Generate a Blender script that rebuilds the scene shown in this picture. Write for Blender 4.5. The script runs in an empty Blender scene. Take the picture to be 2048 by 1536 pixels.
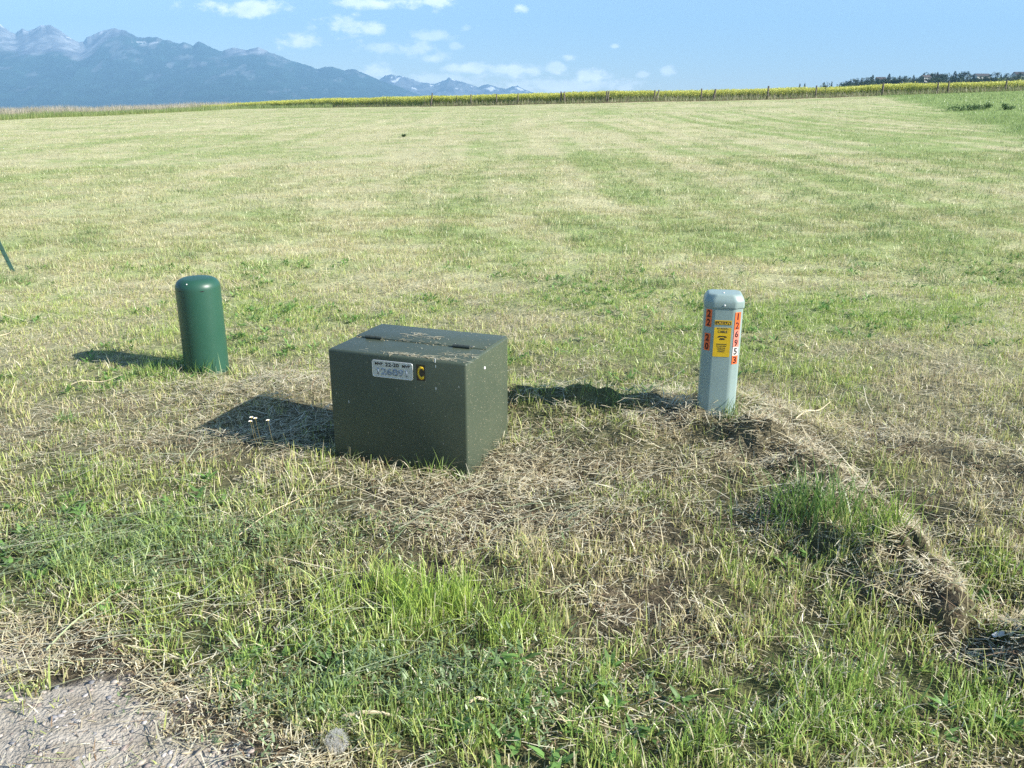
import bpy, bmesh, math, random
import numpy as np
from mathutils import Vector, Matrix

# ------------------------------------------------------------------ camera, sky, sun, exposure
SC = bpy.context.scene
COL = SC.collection
FPX, PITCH, EYE = 1710.0, 0.3124, 1.6          # focal length in px of a 2048 px wide frame
cd = bpy.data.cameras.new('camera'); cam = bpy.data.objects.new('camera', cd); COL.objects.link(cam)
cd.sensor_width = 36.0; cd.lens = FPX * 36.0 / 2048.0
cd.clip_start = 0.05; cd.clip_end = 60000.0
cam.location = (0, 0, EYE); cam.rotation_euler = (math.pi / 2 - PITCH, 0, 0)
SC.camera = cam

SUN_EL = math.radians(31.0)
SUN_DIR = Vector((0.945 * math.cos(SUN_EL), -0.327 * math.cos(SUN_EL), math.sin(SUN_EL))).normalized()
sl = bpy.data.lights.new('sun', 'SUN'); sun = bpy.data.objects.new('sun', sl); COL.objects.link(sun)
sl.energy = 5.0; sl.angle = math.radians(0.5); sl.color = (1.0, 0.95, 0.86)
sun.rotation_euler = SUN_DIR.to_track_quat('Z', 'Y').to_euler()
sun.location = (20, -8, 20)
SC.view_settings.view_transform = 'Standard'; SC.view_settings.look = 'None'
SC.view_settings.gamma = 1.0; SC.view_settings.exposure = 1.24
SC.cycles.use_denoising = False
SC.cycles.max_bounces = 6; SC.cycles.diffuse_bounces = 3; SC.cycles.transmission_bounces = 3
SC.cycles.volume_bounces = 0; SC.cycles.caustics_reflective = False; SC.cycles.caustics_refractive = False

W = bpy.data.worlds.new('World'); SC.world = W; W.use_nodes = True
CP, SP = math.cos(PITCH), math.sin(PITCH)

def ray(px, py):                                # direction of a photo pixel (2048 x 1536)
    a, b = (px - 1024) / FPX, (768 - py) / FPX
    return a, CP + b * SP, -SP + b * CP
def at_y(px, py, y):
    a, dy, dz = ray(px, py); t = y / dy
    return a * t, y, EYE + dz * t
def at_z(px, py, z=0.0):
    a, dy, dz = ray(px, py); t = (z - EYE) / dz
    return a * t, dy * t

def build_world():
    nt = W.node_tree; N = nt.nodes; L = nt.links; N.clear()
    out = N.new('ShaderNodeOutputWorld')
    sky = N.new('ShaderNodeTexSky'); sky.sky_type = 'NISHITA'; sky.sun_disc = False
    sky.sun_elevation = SUN_EL; sky.sun_rotation = math.atan2(SUN_DIR.x, SUN_DIR.y)
    sky.altitude = 900; sky.air_density = 1.0; sky.dust_density = 0.15; sky.ozone_density = 2.2
    bg = N.new('ShaderNodeBackground'); bg.inputs[1].default_value = 0.080
    tc = N.new('ShaderNodeTexCoord')
    sep = N.new('ShaderNodeSeparateXYZ'); L.new(tc.outputs['Generated'], sep.inputs[0])
    def M(op, a=None, b=None, c=None):
        n = N.new('ShaderNodeMath'); n.operation = op
        for i, v in enumerate((a, b, c)):
            if v is None: continue
            if isinstance(v, (int, float)): n.inputs[i].default_value = v
            else: L.new(v, n.inputs[i])
        return n.outputs[0]
    az = M('ARCTAN2', sep.outputs[0], sep.outputs[1]); el = M('ARCSINE', sep.outputs[2])
    comb = N.new('ShaderNodeCombineXYZ'); L.new(az, comb.inputs[0]); L.new(el, comb.inputs[1])
    def noise(scale, det, off):
        mp = N.new('ShaderNodeMapping'); mp.inputs['Location'].default_value = off; mp.inputs['Scale'].default_value = (1, 1.7, 1)
        L.new(comb.outputs[0], mp.inputs[0])
        n = N.new('ShaderNodeTexNoise'); n.inputs['Scale'].default_value = scale; n.inputs['Detail'].default_value = det
        n.inputs['Roughness'].default_value = 0.62
        L.new(mp.outputs[0], n.inputs['Vector']); return n
    n1 = noise(38, 6, (3.1, 1.7, 0)); n2 = noise(38, 6, (9.4, 5.2, 2))
    # cumulus: bearing, height and half sizes of each cloud (as angles), edges broken by noise
    clouds = [(493, 15, 88, 15, 1), (727, 5, 48, 12, 1), (854, 4, 75, 12, 1), (1043, 17, 15, 8, .8), (712, 55, 58, 20, 1), (603, 88, 42, 15, 1),
              (861, 72, 40, 10, .6), (764, 98, 34, 10, .6), (830, 95, 40, 16, .6), (871, 117, 28, 11, .7), (911, 92, 15, 6, .5), (932, 57, 14, 6, .4),
              (932, 136, 50, 12, .75), (742, 146, 42, 13, .6), (1030, 142, 60, 16, .75), (1108, 137, 24, 12, .75), (1171, 152, 48, 14, .8),
              (1140, 115, 16, 8, .7), (1230, 91, 9, 5, .7), (1286, 149, 14, 7, .5), (1334, 142, 17, 9, .6), (1120, 172, 150, 16, .6), (870, 158, 90, 12, .45),
              (-330, 60, 120, 20, .9), (2500, 40, 160, 22, .9), (2900, 110, 120, 14, .7), (-900, 20, 200, 25, .9)]
    tot = None
    w = M('SUBTRACT', n1.outputs['Fac'], 0.5); w2 = M('SUBTRACT', n2.outputs['Fac'], 0.5)
    for (px, py, rw, rh, amp) in clouds:
        a, dy, dz = ray(px, py); n = math.sqrt(a * a + dy * dy + dz * dz)
        a0, e0 = math.atan2(a, dy), math.asin(dz / n)
        v = N.new('ShaderNodeVectorMath'); v.operation = 'SUBTRACT'; L.new(comb.outputs[0], v.inputs[0]); v.inputs[1].default_value = (a0, e0, 0)
        s = N.new('ShaderNodeVectorMath'); s.operation = 'MULTIPLY'; L.new(v.outputs[0], s.inputs[0]); s.inputs[1].default_value = (FPX / rw, FPX / rh, 0)
        ln = N.new('ShaderNodeVectorMath'); ln.operation = 'LENGTH'; L.new(s.outputs[0], ln.inputs[0])
        d = M('MULTIPLY_ADD', w, 3.6, ln.outputs['Value'])
        mr = N.new('ShaderNodeMapRange'); mr.interpolation_type = 'SMOOTHSTEP'
        mr.inputs['From Min'].default_value = 1.2; mr.inputs['From Max'].default_value = 0.22
        mr.inputs['To Min'].default_value = 0; mr.inputs['To Max'].default_value = amp * 0.95
        L.new(d, mr.inputs['Value'])
        tot = mr.outputs[0] if tot is None else M('MAXIMUM', tot, mr.outputs[0])
    tot = M('MULTIPLY', tot, M('MULTIPLY_ADD', w2, 1.6, 0.95))
    tot = M('MINIMUM', M('MAXIMUM', tot, 0.0), 1.0)
    mix = N.new('ShaderNodeMix'); mix.data_type = 'RGBA'
    L.new(tot, mix.inputs['Factor']); L.new(sky.outputs[0], mix.inputs['A']); mix.inputs['B'].default_value = (12., 12.1, 12.3, 1)
    L.new(mix.outputs['Result'], bg.inputs[0]); L.new(bg.outputs[0], out.inputs[0])
build_world()

# ------------------------------------------------------------------ numpy helpers
RNG = np.random.default_rng(11)
random.seed(5)
def _h(ix, iy, s):
    n = (ix.astype(np.int64) * 374761393 + iy.astype(np.int64) * 668265263 + s * 974711) & 0xffffffff
    n = ((n ^ (n >> 13)) * 1274126177) & 0xffffffff
    n = n ^ (n >> 16)
    return (n & 0xffffff) / float(0xffffff)
def vn(x, y, s=0):
    x = np.asarray(x, float); y = np.asarray(y, float)
    ix, iy = np.floor(x), np.floor(y); fx, fy = x - ix, y - iy
    fx = fx * fx * (3 - 2 * fx); fy = fy * fy * (3 - 2 * fy)
    a, b = _h(ix, iy, s), _h(ix + 1, iy, s); c, d = _h(ix, iy + 1, s), _h(ix + 1, iy + 1, s)
    return (a * (1 - fx) + b * fx) * (1 - fy) + (c * (1 - fx) + d * fx) * fy
def fbm(x, y, s=0, o=4):
    r = 0; a = .5; t = 0
    for i in range(o):
        r = r + a * vn(x, y, s + i * 17); t += a; a *= .5; x = x * 2.03 + 5.1; y = y * 2.03 - 3.7
    return r / t
def sst(a, b, x):
    t = np.clip((x - a) / (b - a), 0, 1); return t * t * (3 - 2 * t)
def lerp(a, b, t): return a + (b - a) * t
def C(*v): return np.array(v, float)

# ------------------------------------------------------------------ terrain
FENCE = [(-900, 290, 42), (-300, 258, 60), (0, 240, 75), (200, 232, 90), (400, 222, 108), (477, 217.5, 118), (615, 215.5, 112), (686, 215, 106),
         (774, 214, 102), (865, 213, 96), (942, 211.5, 94), (1036, 209, 90), (1122, 207.5, 88), (1214, 205.5, 86), (1309, 203.5, 86),
         (1402, 202, 86), (1535, 198.5, 85), (1631, 195.5, 85), (1764, 190.5, 85), (1874, 187, 85), (2011, 182, 85), (2048, 181, 85), (2500, 170, 85)]
_fp = [at_y(*f) for f in FENCE]
FU = np.array([p[0] / p[1] for p in _fp]); FY = np.array([p[1] for p in _fp]); FZ = np.array([p[2] for p in _fp])
def fence_y(u): return np.interp(u, FU, FY)

BX, BY, BYAW, BW, BD, BH = -.1986, 3.565, .3643, .701, .506, .540      # cabinet: front right ground corner, yaw, sizes
GPX, GPY = at_z(415, 742)                                                # green marker
PPX, PPY = at_z(1430, 828, .12)                                           # grey marker
_ridge = [at_z(*p) for p in [(1500, 915), (1570, 940), (1640, 985), (1720, 1050), (1800, 1125), (1900, 1205), (2048, 1310), (2200, 1420)]]
_ridge2 = [at_z(*p) for p in [(1820, 895), (1900, 915), (2000, 945), (2150, 985)]]
def seg_dist(x, y, pts):
    best = np.full(np.shape(x), 1e9); side = np.zeros(np.shape(x))
    for (ax, ay), (bx, by) in zip(pts[:-1], pts[1:]):
        dx, dy = bx - ax, by - ay; t = np.clip(((x - ax) * dx + (y - ay) * dy) / (dx * dx + dy * dy), 0, 1)
        qx, qy = x - (ax + t * dx), y - (ay + t * dy); d = np.hypot(qx, qy)
        m = d < best; best = np.where(m, d, best); side = np.where(m, np.sign(dx * qy - dy * qx), side)
    return best, side
def gz(px, py, rx, ry):
    X, Y = at_z(px, py)
    return lambda x, y: np.exp(-((x - X) / rx) ** 2 - ((y - Y) / ry) ** 2)
def gw(X, Y, rx, ry): return lambda x, y: np.exp(-((x - X) / rx) ** 2 - ((y - Y) / ry) ** 2)
MOUNDS = [(gz(1430, 850, .40, .26), .10), (gz(1240, 893, .26, .15), .11), (gz(1580, 900, .26, .20), .08), (gw(.66, 4.27, .17, .14), .11), (gw(.42, 4.34, .20, .15), .112),
          (gw(.17, 4.43, .18, .15), .115), (gw(-.06, 4.49, .16, .14), .08), (gz(560, 800, .5, .35), .05), (gz(1100, 950, .22, .16), -.05)]
PAD = [0.0]; FIX = []
def ridge_w(x, y):
    x = x + .26 * (fbm(x * 3.5, y * 3.5, 93, 3) - .5); y = y + .26 * (fbm(x * 3.5, y * 3.5, 95, 3) - .5)
    d, s = seg_dist(x, y, _ridge); d2, s2 = seg_dist(x, y, _ridge2)
    n = fbm(x * 6, y * 6, 91, 3)
    return np.exp(-(d / .20) ** 2) * (.03 + 1.25 * sst(.34, .70, n)), np.exp(-(d2 / .15) ** 2) * (.2 + .9 * n), np.exp(-((d - .20) / .12) ** 2) * (s > 0), n
def zt(x, y):
    x = np.asarray(x, float); y = np.asarray(y, float)
    u = np.where(y > .5, x / np.maximum(y, .5), x / .5); u = np.clip(u, -1.3, 1.3)
    fy = np.interp(u, FU, FY); fz = np.interp(u, FU, FZ)
    r = np.maximum(y, 0) / fy
    z = fz * np.minimum(r, 1.0) ** 1.5 + .25 * np.clip(r - 1, 0, 1.2)
    far = sst(170, 900, np.hypot(x, y)); farl = sst(1.25, 3, r) * sst(-.32, -.42, u)
    z = lerp(z, -16.0, np.maximum(far, farl * .6 * (y > 0)))
    near = 1 - sst(60, 140, np.hypot(x, y))
    z = z + near * (.05 * (fbm(x / 1.6, y / 1.6, 3) - .5) + .03 * (fbm(x / .3, y / .3, 8, 3) - .5))
    z = z + .22 * (fbm(x / 14, y / 14, 21) - .5) * sst(8, 25, y) * near
    m = (y < 12) & (y > 0)
    if np.any(m):
        xm, ym = x[m] if x.ndim else x, y[m] if y.ndim else y
        e = 0
        for g, a in MOUNDS: e = e + a * g(xm, ym)
        r1, r2, dl, n = ridge_w(xm, ym)
        clod = (fbm(xm * 5, ym * 5, 55, 3) - .5) * .14 + np.maximum(0, fbm(xm * 13, ym * 13, 58, 2) - .55) * .08
        moundw = MOUNDS[0][0](xm, ym) + MOUNDS[1][0](xm, ym) + MOUNDS[3][0](xm, ym) + MOUNDS[4][0](xm, ym) + MOUNDS[5][0](xm, ym)
        e = e + .080 * r1 + .05 * r1 * (fbm(xm * 11, ym * 11, 191, 3) - .5) + .06 * r2 - .05 * dl + clod * np.clip(moundw + r1 + r2 * .6, 0, 1)
        for fx, fy_, fa in FIX: e = e + fa * np.exp(-((xm - fx) / .16) ** 2 - ((ym - fy_) / .14) ** 2)
        e = e + PAD[0] * np.exp(-((xm - PPX - .06) / .26) ** 2 - ((ym - PPY + .06) / .20) ** 2)
        z = z.copy() if z.ndim else z
        if z.ndim: z[m] += e
        else: z = z + e
    return z
def Z(x, y): return float(zt(np.array([x]), np.array([y]))[0])
for fx, fy_, fz_ in ((BX + .02, BY - .04, -.015), (BX - .36, BY + .10, .0), (BX - .66, BY + .22, .0), (BX + .16, BY + .42, .0)): FIX.append((fx, fy_, fz_ - Z(fx, fy_)))
PAD[0] = .155 - Z(PPX, PPY)
def hit(px, py):                                   # where a pixel's sight line meets the ground
    a, dy, dz = ray(px, py)
    t = np.exp(np.linspace(math.log(1.0), math.log(400.0), 6000))
    f = EYE + dz * t - zt(a * t, dy * t)
    i = int(np.argmax(f < 0)) if np.any(f < 0) else len(t) - 1
    return a * t[i], dy * t[i]

# ------------------------------------------------------------------ colour fields of the meadow
G_BRIGHT = gz(830, 1215, .34, .16)
G_BRIGHT2 = gz(1010, 1290, .2, .2)
G_YARROW = gz(770, 1390, .36, .17)
G_BLUE1 = gz(160, 1120, .55, .22)
G_BLUE2 = gz(560, 1080, .6, .25)
G_STRAW = [gz(1400, 880, .55, .32), gz(560, 800, .6, .35), gz(850, 1010, .7, .22), gz(1200, 800, .5, .18), gz(1020, 930, .4, .25), gz(430, 890, .5, .25)]
G_LUSH = [gz(250, 1230, .75, .28), gz(950, 1440, .5, .22), gz(520, 1330, .4, .25), gz(80, 950, .6, .4), gz(330, 1010, .5, .3), gz(1250, 1480, .5, .18), gz(1750, 1420, .6, .25), gz(1900, 1150, .3, .3)]
G_BROWN = [gz(330, 1400, .22, .12), gz(480, 1500, .2, .1), gz(1230, 1200, .3, .2), gz(1150, 1060, .3, .15), gz(1850, 760, .5, .5), gz(120, 620, .8, .7), gz(260, 700, .6, .4), gz(1950, 640, .8, .7), gz(1350, 1080, .35, .2), gz(1480, 1250, .4, .2)]
G_GREENR = [gz(1560, 640, .5, .5), gz(1750, 640, .9, .6), gz(1400, 1430, .4, .2), gz(1800, 1380, .3, .2), gz(1930, 650, .5, .4), gz(1100, 620, .6, .4), gz(250, 760, .5, .25), gz(80, 640, .4, .4), gz(1650, 740, .5, .3)]
ROADP = [at_z(*p) for p in [(-400, 1215), (-60, 1300), (90, 1335), (200, 1375), (280, 1415), (390, 1475), (500, 1545), (700, 1680)]]
def road_e(x, y):
    rx = np.array([p[0] for p in ROADP]); ry = np.array([p[1] for p in ROADP]); return np.where(x > rx[-1], -9, np.interp(x, rx, ry) - y)
def road_w(x, y):                                   # > .5 on the gravel
    rx = np.array([p[0] for p in ROADP]); ry = np.array([p[1] for p in ROADP])
    e = np.interp(x, rx, ry) - y + (fbm(x * 5, y * 5, 71) - .5) * .5
    return np.where(x > rx[-1], 0, sst(-.13, .12, e))
STRIP = [hit(1767, 195), hit(1850, 214), hit(1905, 231), hit(1968, 258), hit(2060, 300), hit(2300, 420)]
def strip_w(x, y):
    sy = np.array([p[1] for p in STRIP])[::-1]; sx = np.array([p[0] for p in STRIP])[::-1]
    e = x - np.interp(y, sy, sx) + (fbm(x / 2, y / 2, 77) - .5) * 2.5
    return sst(-.8, 1.2, e) * (y > 10)
def green(x, y):                                    # 0 dry .. 1 lush
    d = np.hypot(x, y)
    g = .53 + 1.1 * (fbm(x / 1.1, y / 1.1, 31) - .5) + .8 * (fbm(x / .28, y / .28, 37, 3) - .5)
    u = x / np.maximum(y, 1); r = y / fence_y(np.clip(u, -1.3, 1.3))                   # mower rows run away from the viewer and turn along the fence
    xs = x + 1.6 * (fbm(y / 16, x / 30, 45, 2) - .5) + .02 * y; row = fbm(xs / .85, y / 22, 41, 3) - .5 + (.05 + .09 * sst(-.1, .2, u)) * np.sin(xs * 4.6 + 2.5 * vn(xs / 5, y / 25, 44))
    ys = y - fence_y(np.clip(u, -1.3, 1.3)); head = fbm(x / 20, ys / 1.6, 43, 3) - .5
    hw = sst(.62, .86, r + .25 * (fbm(x / 9, y / 9, 49, 2) - .5))
    g = g + sst(5, 16, d) * ((.95 + .5 * sst(-.05, .3, u)) * lerp(row, head, hw) + .68 * (fbm(x / 2.2, y / 3.4, 48, 3) - .5)) + .3 * sst(8, 30, d) * (fbm(x / 8, y / 8, 47) - .5) - .06 * sst(8, 30, d)
    g = g + .12 * sst(.0, .5, x / np.maximum(y, .1)) * sst(4, 10, d) - .06 * sst(.05, .5, -x / np.maximum(y, .1)) * sst(8, 30, d)
    for q in G_STRAW: g = g - .36 * q(x, y)
    for q in G_BROWN: g = g - .20 * q(x, y)
    for q in G_GREENR: g = g + .30 * q(x, y)
    for q in G_LUSH: g = g + .26 * q(x, y)
    g = g - .75 * np.exp(-((road_e(x, y) + .07) / .13) ** 2)
    g = g + .7 * G_BRIGHT(x, y) + .4 * G_BRIGHT2(x, y) + .5 * G_YARROW(x, y) + .35 * G_BLUE1(x, y) + .25 * G_BLUE2(x, y)
    near = (d < 9)
    if np.any(near):
        r1, r2, dl, n = ridge_w(x, y); g = g - .6 * r1 - .4 * r2 - .2 * dl
    return np.clip(lerp(g, .85, strip_w(x, y)), 0, 1)
SOIL, THATCH = C(.034, .028, .021), C(.13, .108, .068)
FARDRY, FARGRN = C(.475, .455, .265), C(.28, .35, .135)
def ground_col(x, y):
    d = np.hypot(x, y); g = green(x, y)[:, None]
    n = fbm(x / .12, y / .12, 61, 3)[:, None]
    near = lerp(SOIL, THATCH, np.clip(.25 + 1.1 * (n - .25) - .15 * g, 0, 1))
    near = lerp(near, C(.16, .2, .06), .30 * g)
    far = lerp(FARDRY, FARGRN, np.clip(g * 1.15 - .15, 0, 1) ** 1.2) * (.86 + .28 * (fbm(x / .5, y / .5, 66, 3)[:, None]))
    far = lerp(far, C(.20, .29, .09), strip_w(x, y)[:, None] * .8)
    c = lerp(near, far, sst(2.6, 9.5, d)[:, None])
    c = lerp(c, C(.36, .33, .30), road_w(x, y)[:, None] * (d < 6)[:, None])
    u = x / np.maximum(y, 1); r = y / fence_y(np.clip(u, -1.3, 1.3))
    bey = (sst(1.0, 1.03, r) * (y > 5))[:, None]
    c = lerp(c, C(.24, .24, .11), bey)
    wood = (sst(250, 1200, d))[:, None]
    c = lerp(c, lerp(C(.035, .06, .03), C(.13, .14, .06), fbm(x / 300, y / 500, 5)[:, None] > .55), wood)
    return c

# ------------------------------------------------------------------ mesh + material helpers
def new_mesh(name, V, F, cols=None, mat=None, smooth=False):
    me = bpy.data.meshes.new(name); V = np.ascontiguousarray(V, np.float32); F = np.ascontiguousarray(F, np.int32)
    k = F.shape[1]
    me.vertices.add(len(V)); me.vertices.foreach_set('co', V.ravel())
    me.loops.add(F.size); me.loops.foreach_set('vertex_index', F.ravel())
    me.polygons.add(len(F)); me.polygons.foreach_set('loop_start', np.arange(0, F.size, k, dtype=np.int32))
    if smooth: me.polygons.foreach_set('use_smooth', np.ones(len(F), bool))
    if cols is not None:
        at = me.attributes.new('Col', 'FLOAT_COLOR', 'POINT')
        cc = np.ones((len(V), 4), np.float32); cc[:, :3] = cols; at.data.foreach_set('color', cc.ravel())
    me.update(calc_edges=True)
    if mat: me.materials.append(mat)
    return me
def link(name, me, parent=None, loc=None):
    o = bpy.data.objects.new(name, me); COL.objects.link(o)
    if parent: o.parent = parent
    if loc is not None: o.location = loc
    return o
def tag(o, label, cat=None, group=None, kind=None):
    o['label'] = label
    if cat: o['category'] = cat
    if group: o['group'] = group
    if kind: o['kind'] = kind
    return o
def thing(name, label, cat, loc=(0, 0, 0), rz=0, group=None):
    o = bpy.data.objects.new(name, None); COL.objects.link(o); o.location = loc; o.rotation_euler = (0, 0, rz); o.empty_display_size = .1
    return tag(o, label, cat, group)
def bm_obj(name, bm, mat, parent=None, smooth=True, angle=35):
    me = bpy.data.meshes.new(name); bm.to_mesh(me); bm.free()
    if smooth:
        me.polygons.foreach_set('use_smooth', np.ones(len(me.polygons), bool))
        me.set_sharp_from_angle(angle=math.radians(angle))
    me.materials.append(mat)
    return link(name, me, parent)
def principled(name, col, rough=.6, spec=.4, metal=0, noise=None, bump=None):
    m = bpy.data.materials.new(name); m.use_nodes = True; nt = m.node_tree; b = nt.nodes['Principled BSDF']
    b.inputs['Base Color'].default_value = (*col, 1); b.inputs['Roughness'].default_value = rough
    b.inputs['Specular IOR Level'].default_value = spec; b.inputs['Metallic'].default_value = metal
    tc = nt.nodes.new('ShaderNodeTexCoord')
    if noise:
        sc, amt, c2 = noise
        n = nt.nodes.new('ShaderNodeTexNoise'); n.inputs['Scale'].default_value = sc; n.inputs['Detail'].default_value = 5
        nt.links.new(tc.outputs['Object'], n.inputs['Vector'])
        mr = nt.nodes.new('ShaderNodeMapRange'); mr.inputs['From Min'].default_value = .35; mr.inputs['From Max'].default_value = .7
        mr.inputs['To Max'].default_value = amt
        nt.links.new(n.outputs['Fac'], mr.inputs['Value'])
        mx = nt.nodes.new('ShaderNodeMix'); mx.data_type = 'RGBA'; nt.links.new(mr.outputs[0], mx.inputs['Factor'])
        mx.inputs['A'].default_value = (*col, 1); mx.inputs['B'].default_value = (*c2, 1)
        nt.links.new(mx.outputs['Result'], b.inputs['Base Color'])
    if bump:
        n = nt.nodes.new('ShaderNodeTexNoise'); n.inputs['Scale'].default_value = bump[0]; n.inputs['Detail'].default_value = 3
        nt.links.new(tc.outputs['Object'], n.inputs['Vector'])
        bp = nt.nodes.new('ShaderNodeBump'); bp.inputs['Strength'].default_value = bump[1]; bp.inputs['Distance'].default_value = .01
        nt.links.new(n.outputs['Fac'], bp.inputs['Height']); nt.links.new(bp.outputs[0], b.inputs['Normal'])
    return m
def leafmat(name, transl=.35, gloss=.06, rough=.45):
    m = bpy.data.materials.new(name); m.use_nodes = True; nt = m.node_tree; N = nt.nodes; L = nt.links; N.clear()
    out = N.new('ShaderNodeOutputMaterial'); at = N.new('ShaderNodeAttribute'); at.attribute_name = 'Col'
    df = N.new('ShaderNodeBsdfDiffuse'); tr = N.new('ShaderNodeBsdfTranslucent'); gl = N.new('ShaderNodeBsdfGlossy'); gl.inputs['Roughness'].default_value = rough
    L.new(at.outputs['Color'], df.inputs[0]); L.new(at.outputs['Color'], tr.inputs[0])
    m1 = N.new('ShaderNodeMixShader'); m1.inputs[0].default_value = transl; L.new(df.outputs[0], m1.inputs[1]); L.new(tr.outputs[0], m1.inputs[2])
    m2 = N.new('ShaderNodeMixShader'); m2.inputs[0].default_value = gloss; L.new(m1.outputs[0], m2.inputs[1]); L.new(gl.outputs[0], m2.inputs[2])
    L.new(m2.outputs[0], out.inputs[0]); return m
M_BLADE = leafmat('grass blades', .38, .05)
M_STRAW = leafmat('dry straw', .18, .08, .4)
M_LEAF = leafmat('tree leaves', .2, .02)

# ------------------------------------------------------------------ ground sheet (polar, fine near the viewer, out past the mountains' foot)
def ground():
    a1 = np.linspace(-.80, .80, 460); a2 = np.linspace(.80, 2 * math.pi - .80, 90)[1:-1]
    ang = np.concatenate([a1, a2]); r = [0.25]
    while r[-1] < 9: r.append(r[-1] * 1.0062)
    while r[-1] < 200: r.append(r[-1] * 1.014)
    while r[-1] < 16500: r.append(r[-1] * 1.05)
    r = np.array(r); A, R = np.meshgrid(ang, r)
    x, y = (R * np.sin(A)).ravel(), (R * np.cos(A)).ravel(); z = zt(x, y)
    V = np.column_stack([x, y, z]); V = np.vstack([V, [[0, 0, Z(0, 0)]]])
    c = ground_col(x, y); c = np.vstack([c, c[:1]])
    n = len(ang); i = np.arange(len(r) - 1)[:, None] * n; j = np.arange(n)[None]; jn = (j + 1) % n
    F = np.stack([i + j, i + jn, i + n + jn, i + n + j], -1).reshape(-1, 4)[:, ::-1]
    jj = np.arange(n); ce = len(V) - 1
    cap = np.column_stack([jj, np.full(n, ce), (jj + 1) % n, (jj + 1) % n])
    m = bpy.data.materials.new('meadow soil'); m.use_nodes = True; nt = m.node_tree; N = nt.nodes; L = nt.links
    b = N['Principled BSDF']; b.inputs['Roughness'].default_value = .95; b.inputs['Specular IOR Level'].default_value = .1
    at = N.new('ShaderNodeAttribute'); at.attribute_name = 'Col'
    geo = N.new('ShaderNodeNewGeometry'); hs = None
    prev = at.outputs['Color']
    for sc, lo, hi in ((140, .72, 1.3), (22, .78, 1.22), (3.5, .88, 1.12)):
        nz = N.new('ShaderNodeTexNoise'); nz.inputs['Scale'].default_value = sc; nz.inputs['Detail'].default_value = 4; nz.inputs['Roughness'].default_value = .65
        L.new(geo.outputs['Position'], nz.inputs['Vector'])
        mr = N.new('ShaderNodeMapRange'); mr.inputs['From Min'].default_value = .3; mr.inputs['From Max'].default_value = .7
        mr.inputs['To Min'].default_value = lo; mr.inputs['To Max'].default_value = hi; L.new(nz.outputs['Fac'], mr.inputs['Value'])
        mx = N.new('ShaderNodeVectorMath'); mx.operation = 'SCALE'; L.new(prev, mx.inputs[0]); L.new(mr.outputs[0], mx.inputs['Scale'])
        prev = mx.outputs[0]
        if sc == 22: hs = nz
    L.new(prev, b.inputs['Base Color'])
    bp = N.new('ShaderNodeBump'); bp.inputs['Strength'].default_value = .9; bp.inputs['Distance'].default_value = .03
    L.new(hs.outputs['Fac'], bp.inputs['Height']); L.new(bp.outputs[0], b.inputs['Normal'])
    me = new_mesh('ground', V, F, c, m, True)
    o = link('ground', me); tag(o, 'mown hay meadow ground running up to the far fence', kind='structure')
ground()

# ------------------------------------------------------------------ blade builder
class Blades:
    def __init__(s): s.V, s.F, s.C, s.n = [], [], [], 0
    def add(s, P, L, w, tilt, phi, psi, bend, cb, ct, K=2, blunt=.0, curl=0):
        n = len(P)
        if n == 0: return
        pts = [np.array(P, float)]; p = pts[0]
        for i in range(K):
            th = tilt + bend * (i + .5) / K; ph = phi + curl * (i / K)
            p = p + (L / K)[:, None] * np.column_stack([np.sin(th) * np.cos(ph), np.sin(th) * np.sin(ph), np.cos(th)]); pts.append(p)
        wv = np.column_stack([np.cos(psi), np.sin(psi), np.zeros(n)])
        V = []; Cc = []
        for i in range(K + 1):
            f = i / K; ww = (w * (1 - (1 - blunt) * f ** 1.6) * (.75 + .5 * min(f * 2, 1) * (1 - f) + .25 * (f > 0)))[:, None] * .5 * wv
            c = lerp(cb, ct, f)
            if i == K and blunt == 0: V.append(pts[i]); Cc.append(c)
            else: V += [pts[i] - ww, pts[i] + ww]; Cc += [c, c]
        m = len(V); V = np.stack(V, 1); Cc = np.stack(Cc, 1); F = []
        for i in range(K):
            a = 2 * i
            if i == K - 1 and blunt == 0: F.append((a, a + 1, a + 2))
            else: F += [(a, a + 1, a + 3), (a, a + 3, a + 2)]
        F = (np.array(F)[None] + (np.arange(n) * m)[:, None, None] + s.n)
        s.V.append(V.reshape(-1, 3)); s.C.append(Cc.reshape(-1, 3)); s.F.append(F.reshape(-1, 3)); s.n += n * m
    def tris(s, Tv, col):                     # loose triangles (n,3,3) with colours (n,3)
        n = len(Tv); s.V.append(Tv.reshape(-1, 3)); s.C.append(np.repeat(col, 3, 0)); s.F.append(np.arange(3 * n).reshape(-1, 3) + s.n); s.n += 3 * n
    def mesh(s, name, mat): return new_mesh(name, np.vstack(s.V), np.vstack(s.F), np.clip(np.vstack(s.C), .005, .9), mat)

def U(n, a=0., b=1.): return RNG.uniform(a, b, n)
def inside_things(x, y):
    c, s = math.cos(BYAW), math.sin(BYAW); dx, dy = x - BX, y - BY
    a = -dx * c + dy * s; b = dx * s + dy * c
    m = (a > .005) & (a < BW - .005) & (b > .005) & (b < BD - .005)
    m |= np.hypot(x - GPX, y - GPY) < .135
    m |= (np.abs(x - PPX) < .1) & (np.abs(y - PPY) < .09)
    return m
def scatter(y0, y1, dens, marg=1.0):
    w = .66 * y1 + marg; n = int(dens * (y1 - y0) * 2 * w)
    y = U(n, y0, y1); x = U(n, -w, w); k = np.abs(x) < .66 * y + marg; x, y = x[k], y[k]
    k = ~inside_things(x, y); return x[k], y[k]
DRY, PALE, YGR, GRN, BGR, LUSH, BRN = C(.65, .56, .35), C(.82, .75, .54), C(.53, .59, .17), C(.31, .48, .105), C(.31, .43, .16), C(.38, .53, .09), C(.24, .16, .09)
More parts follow.
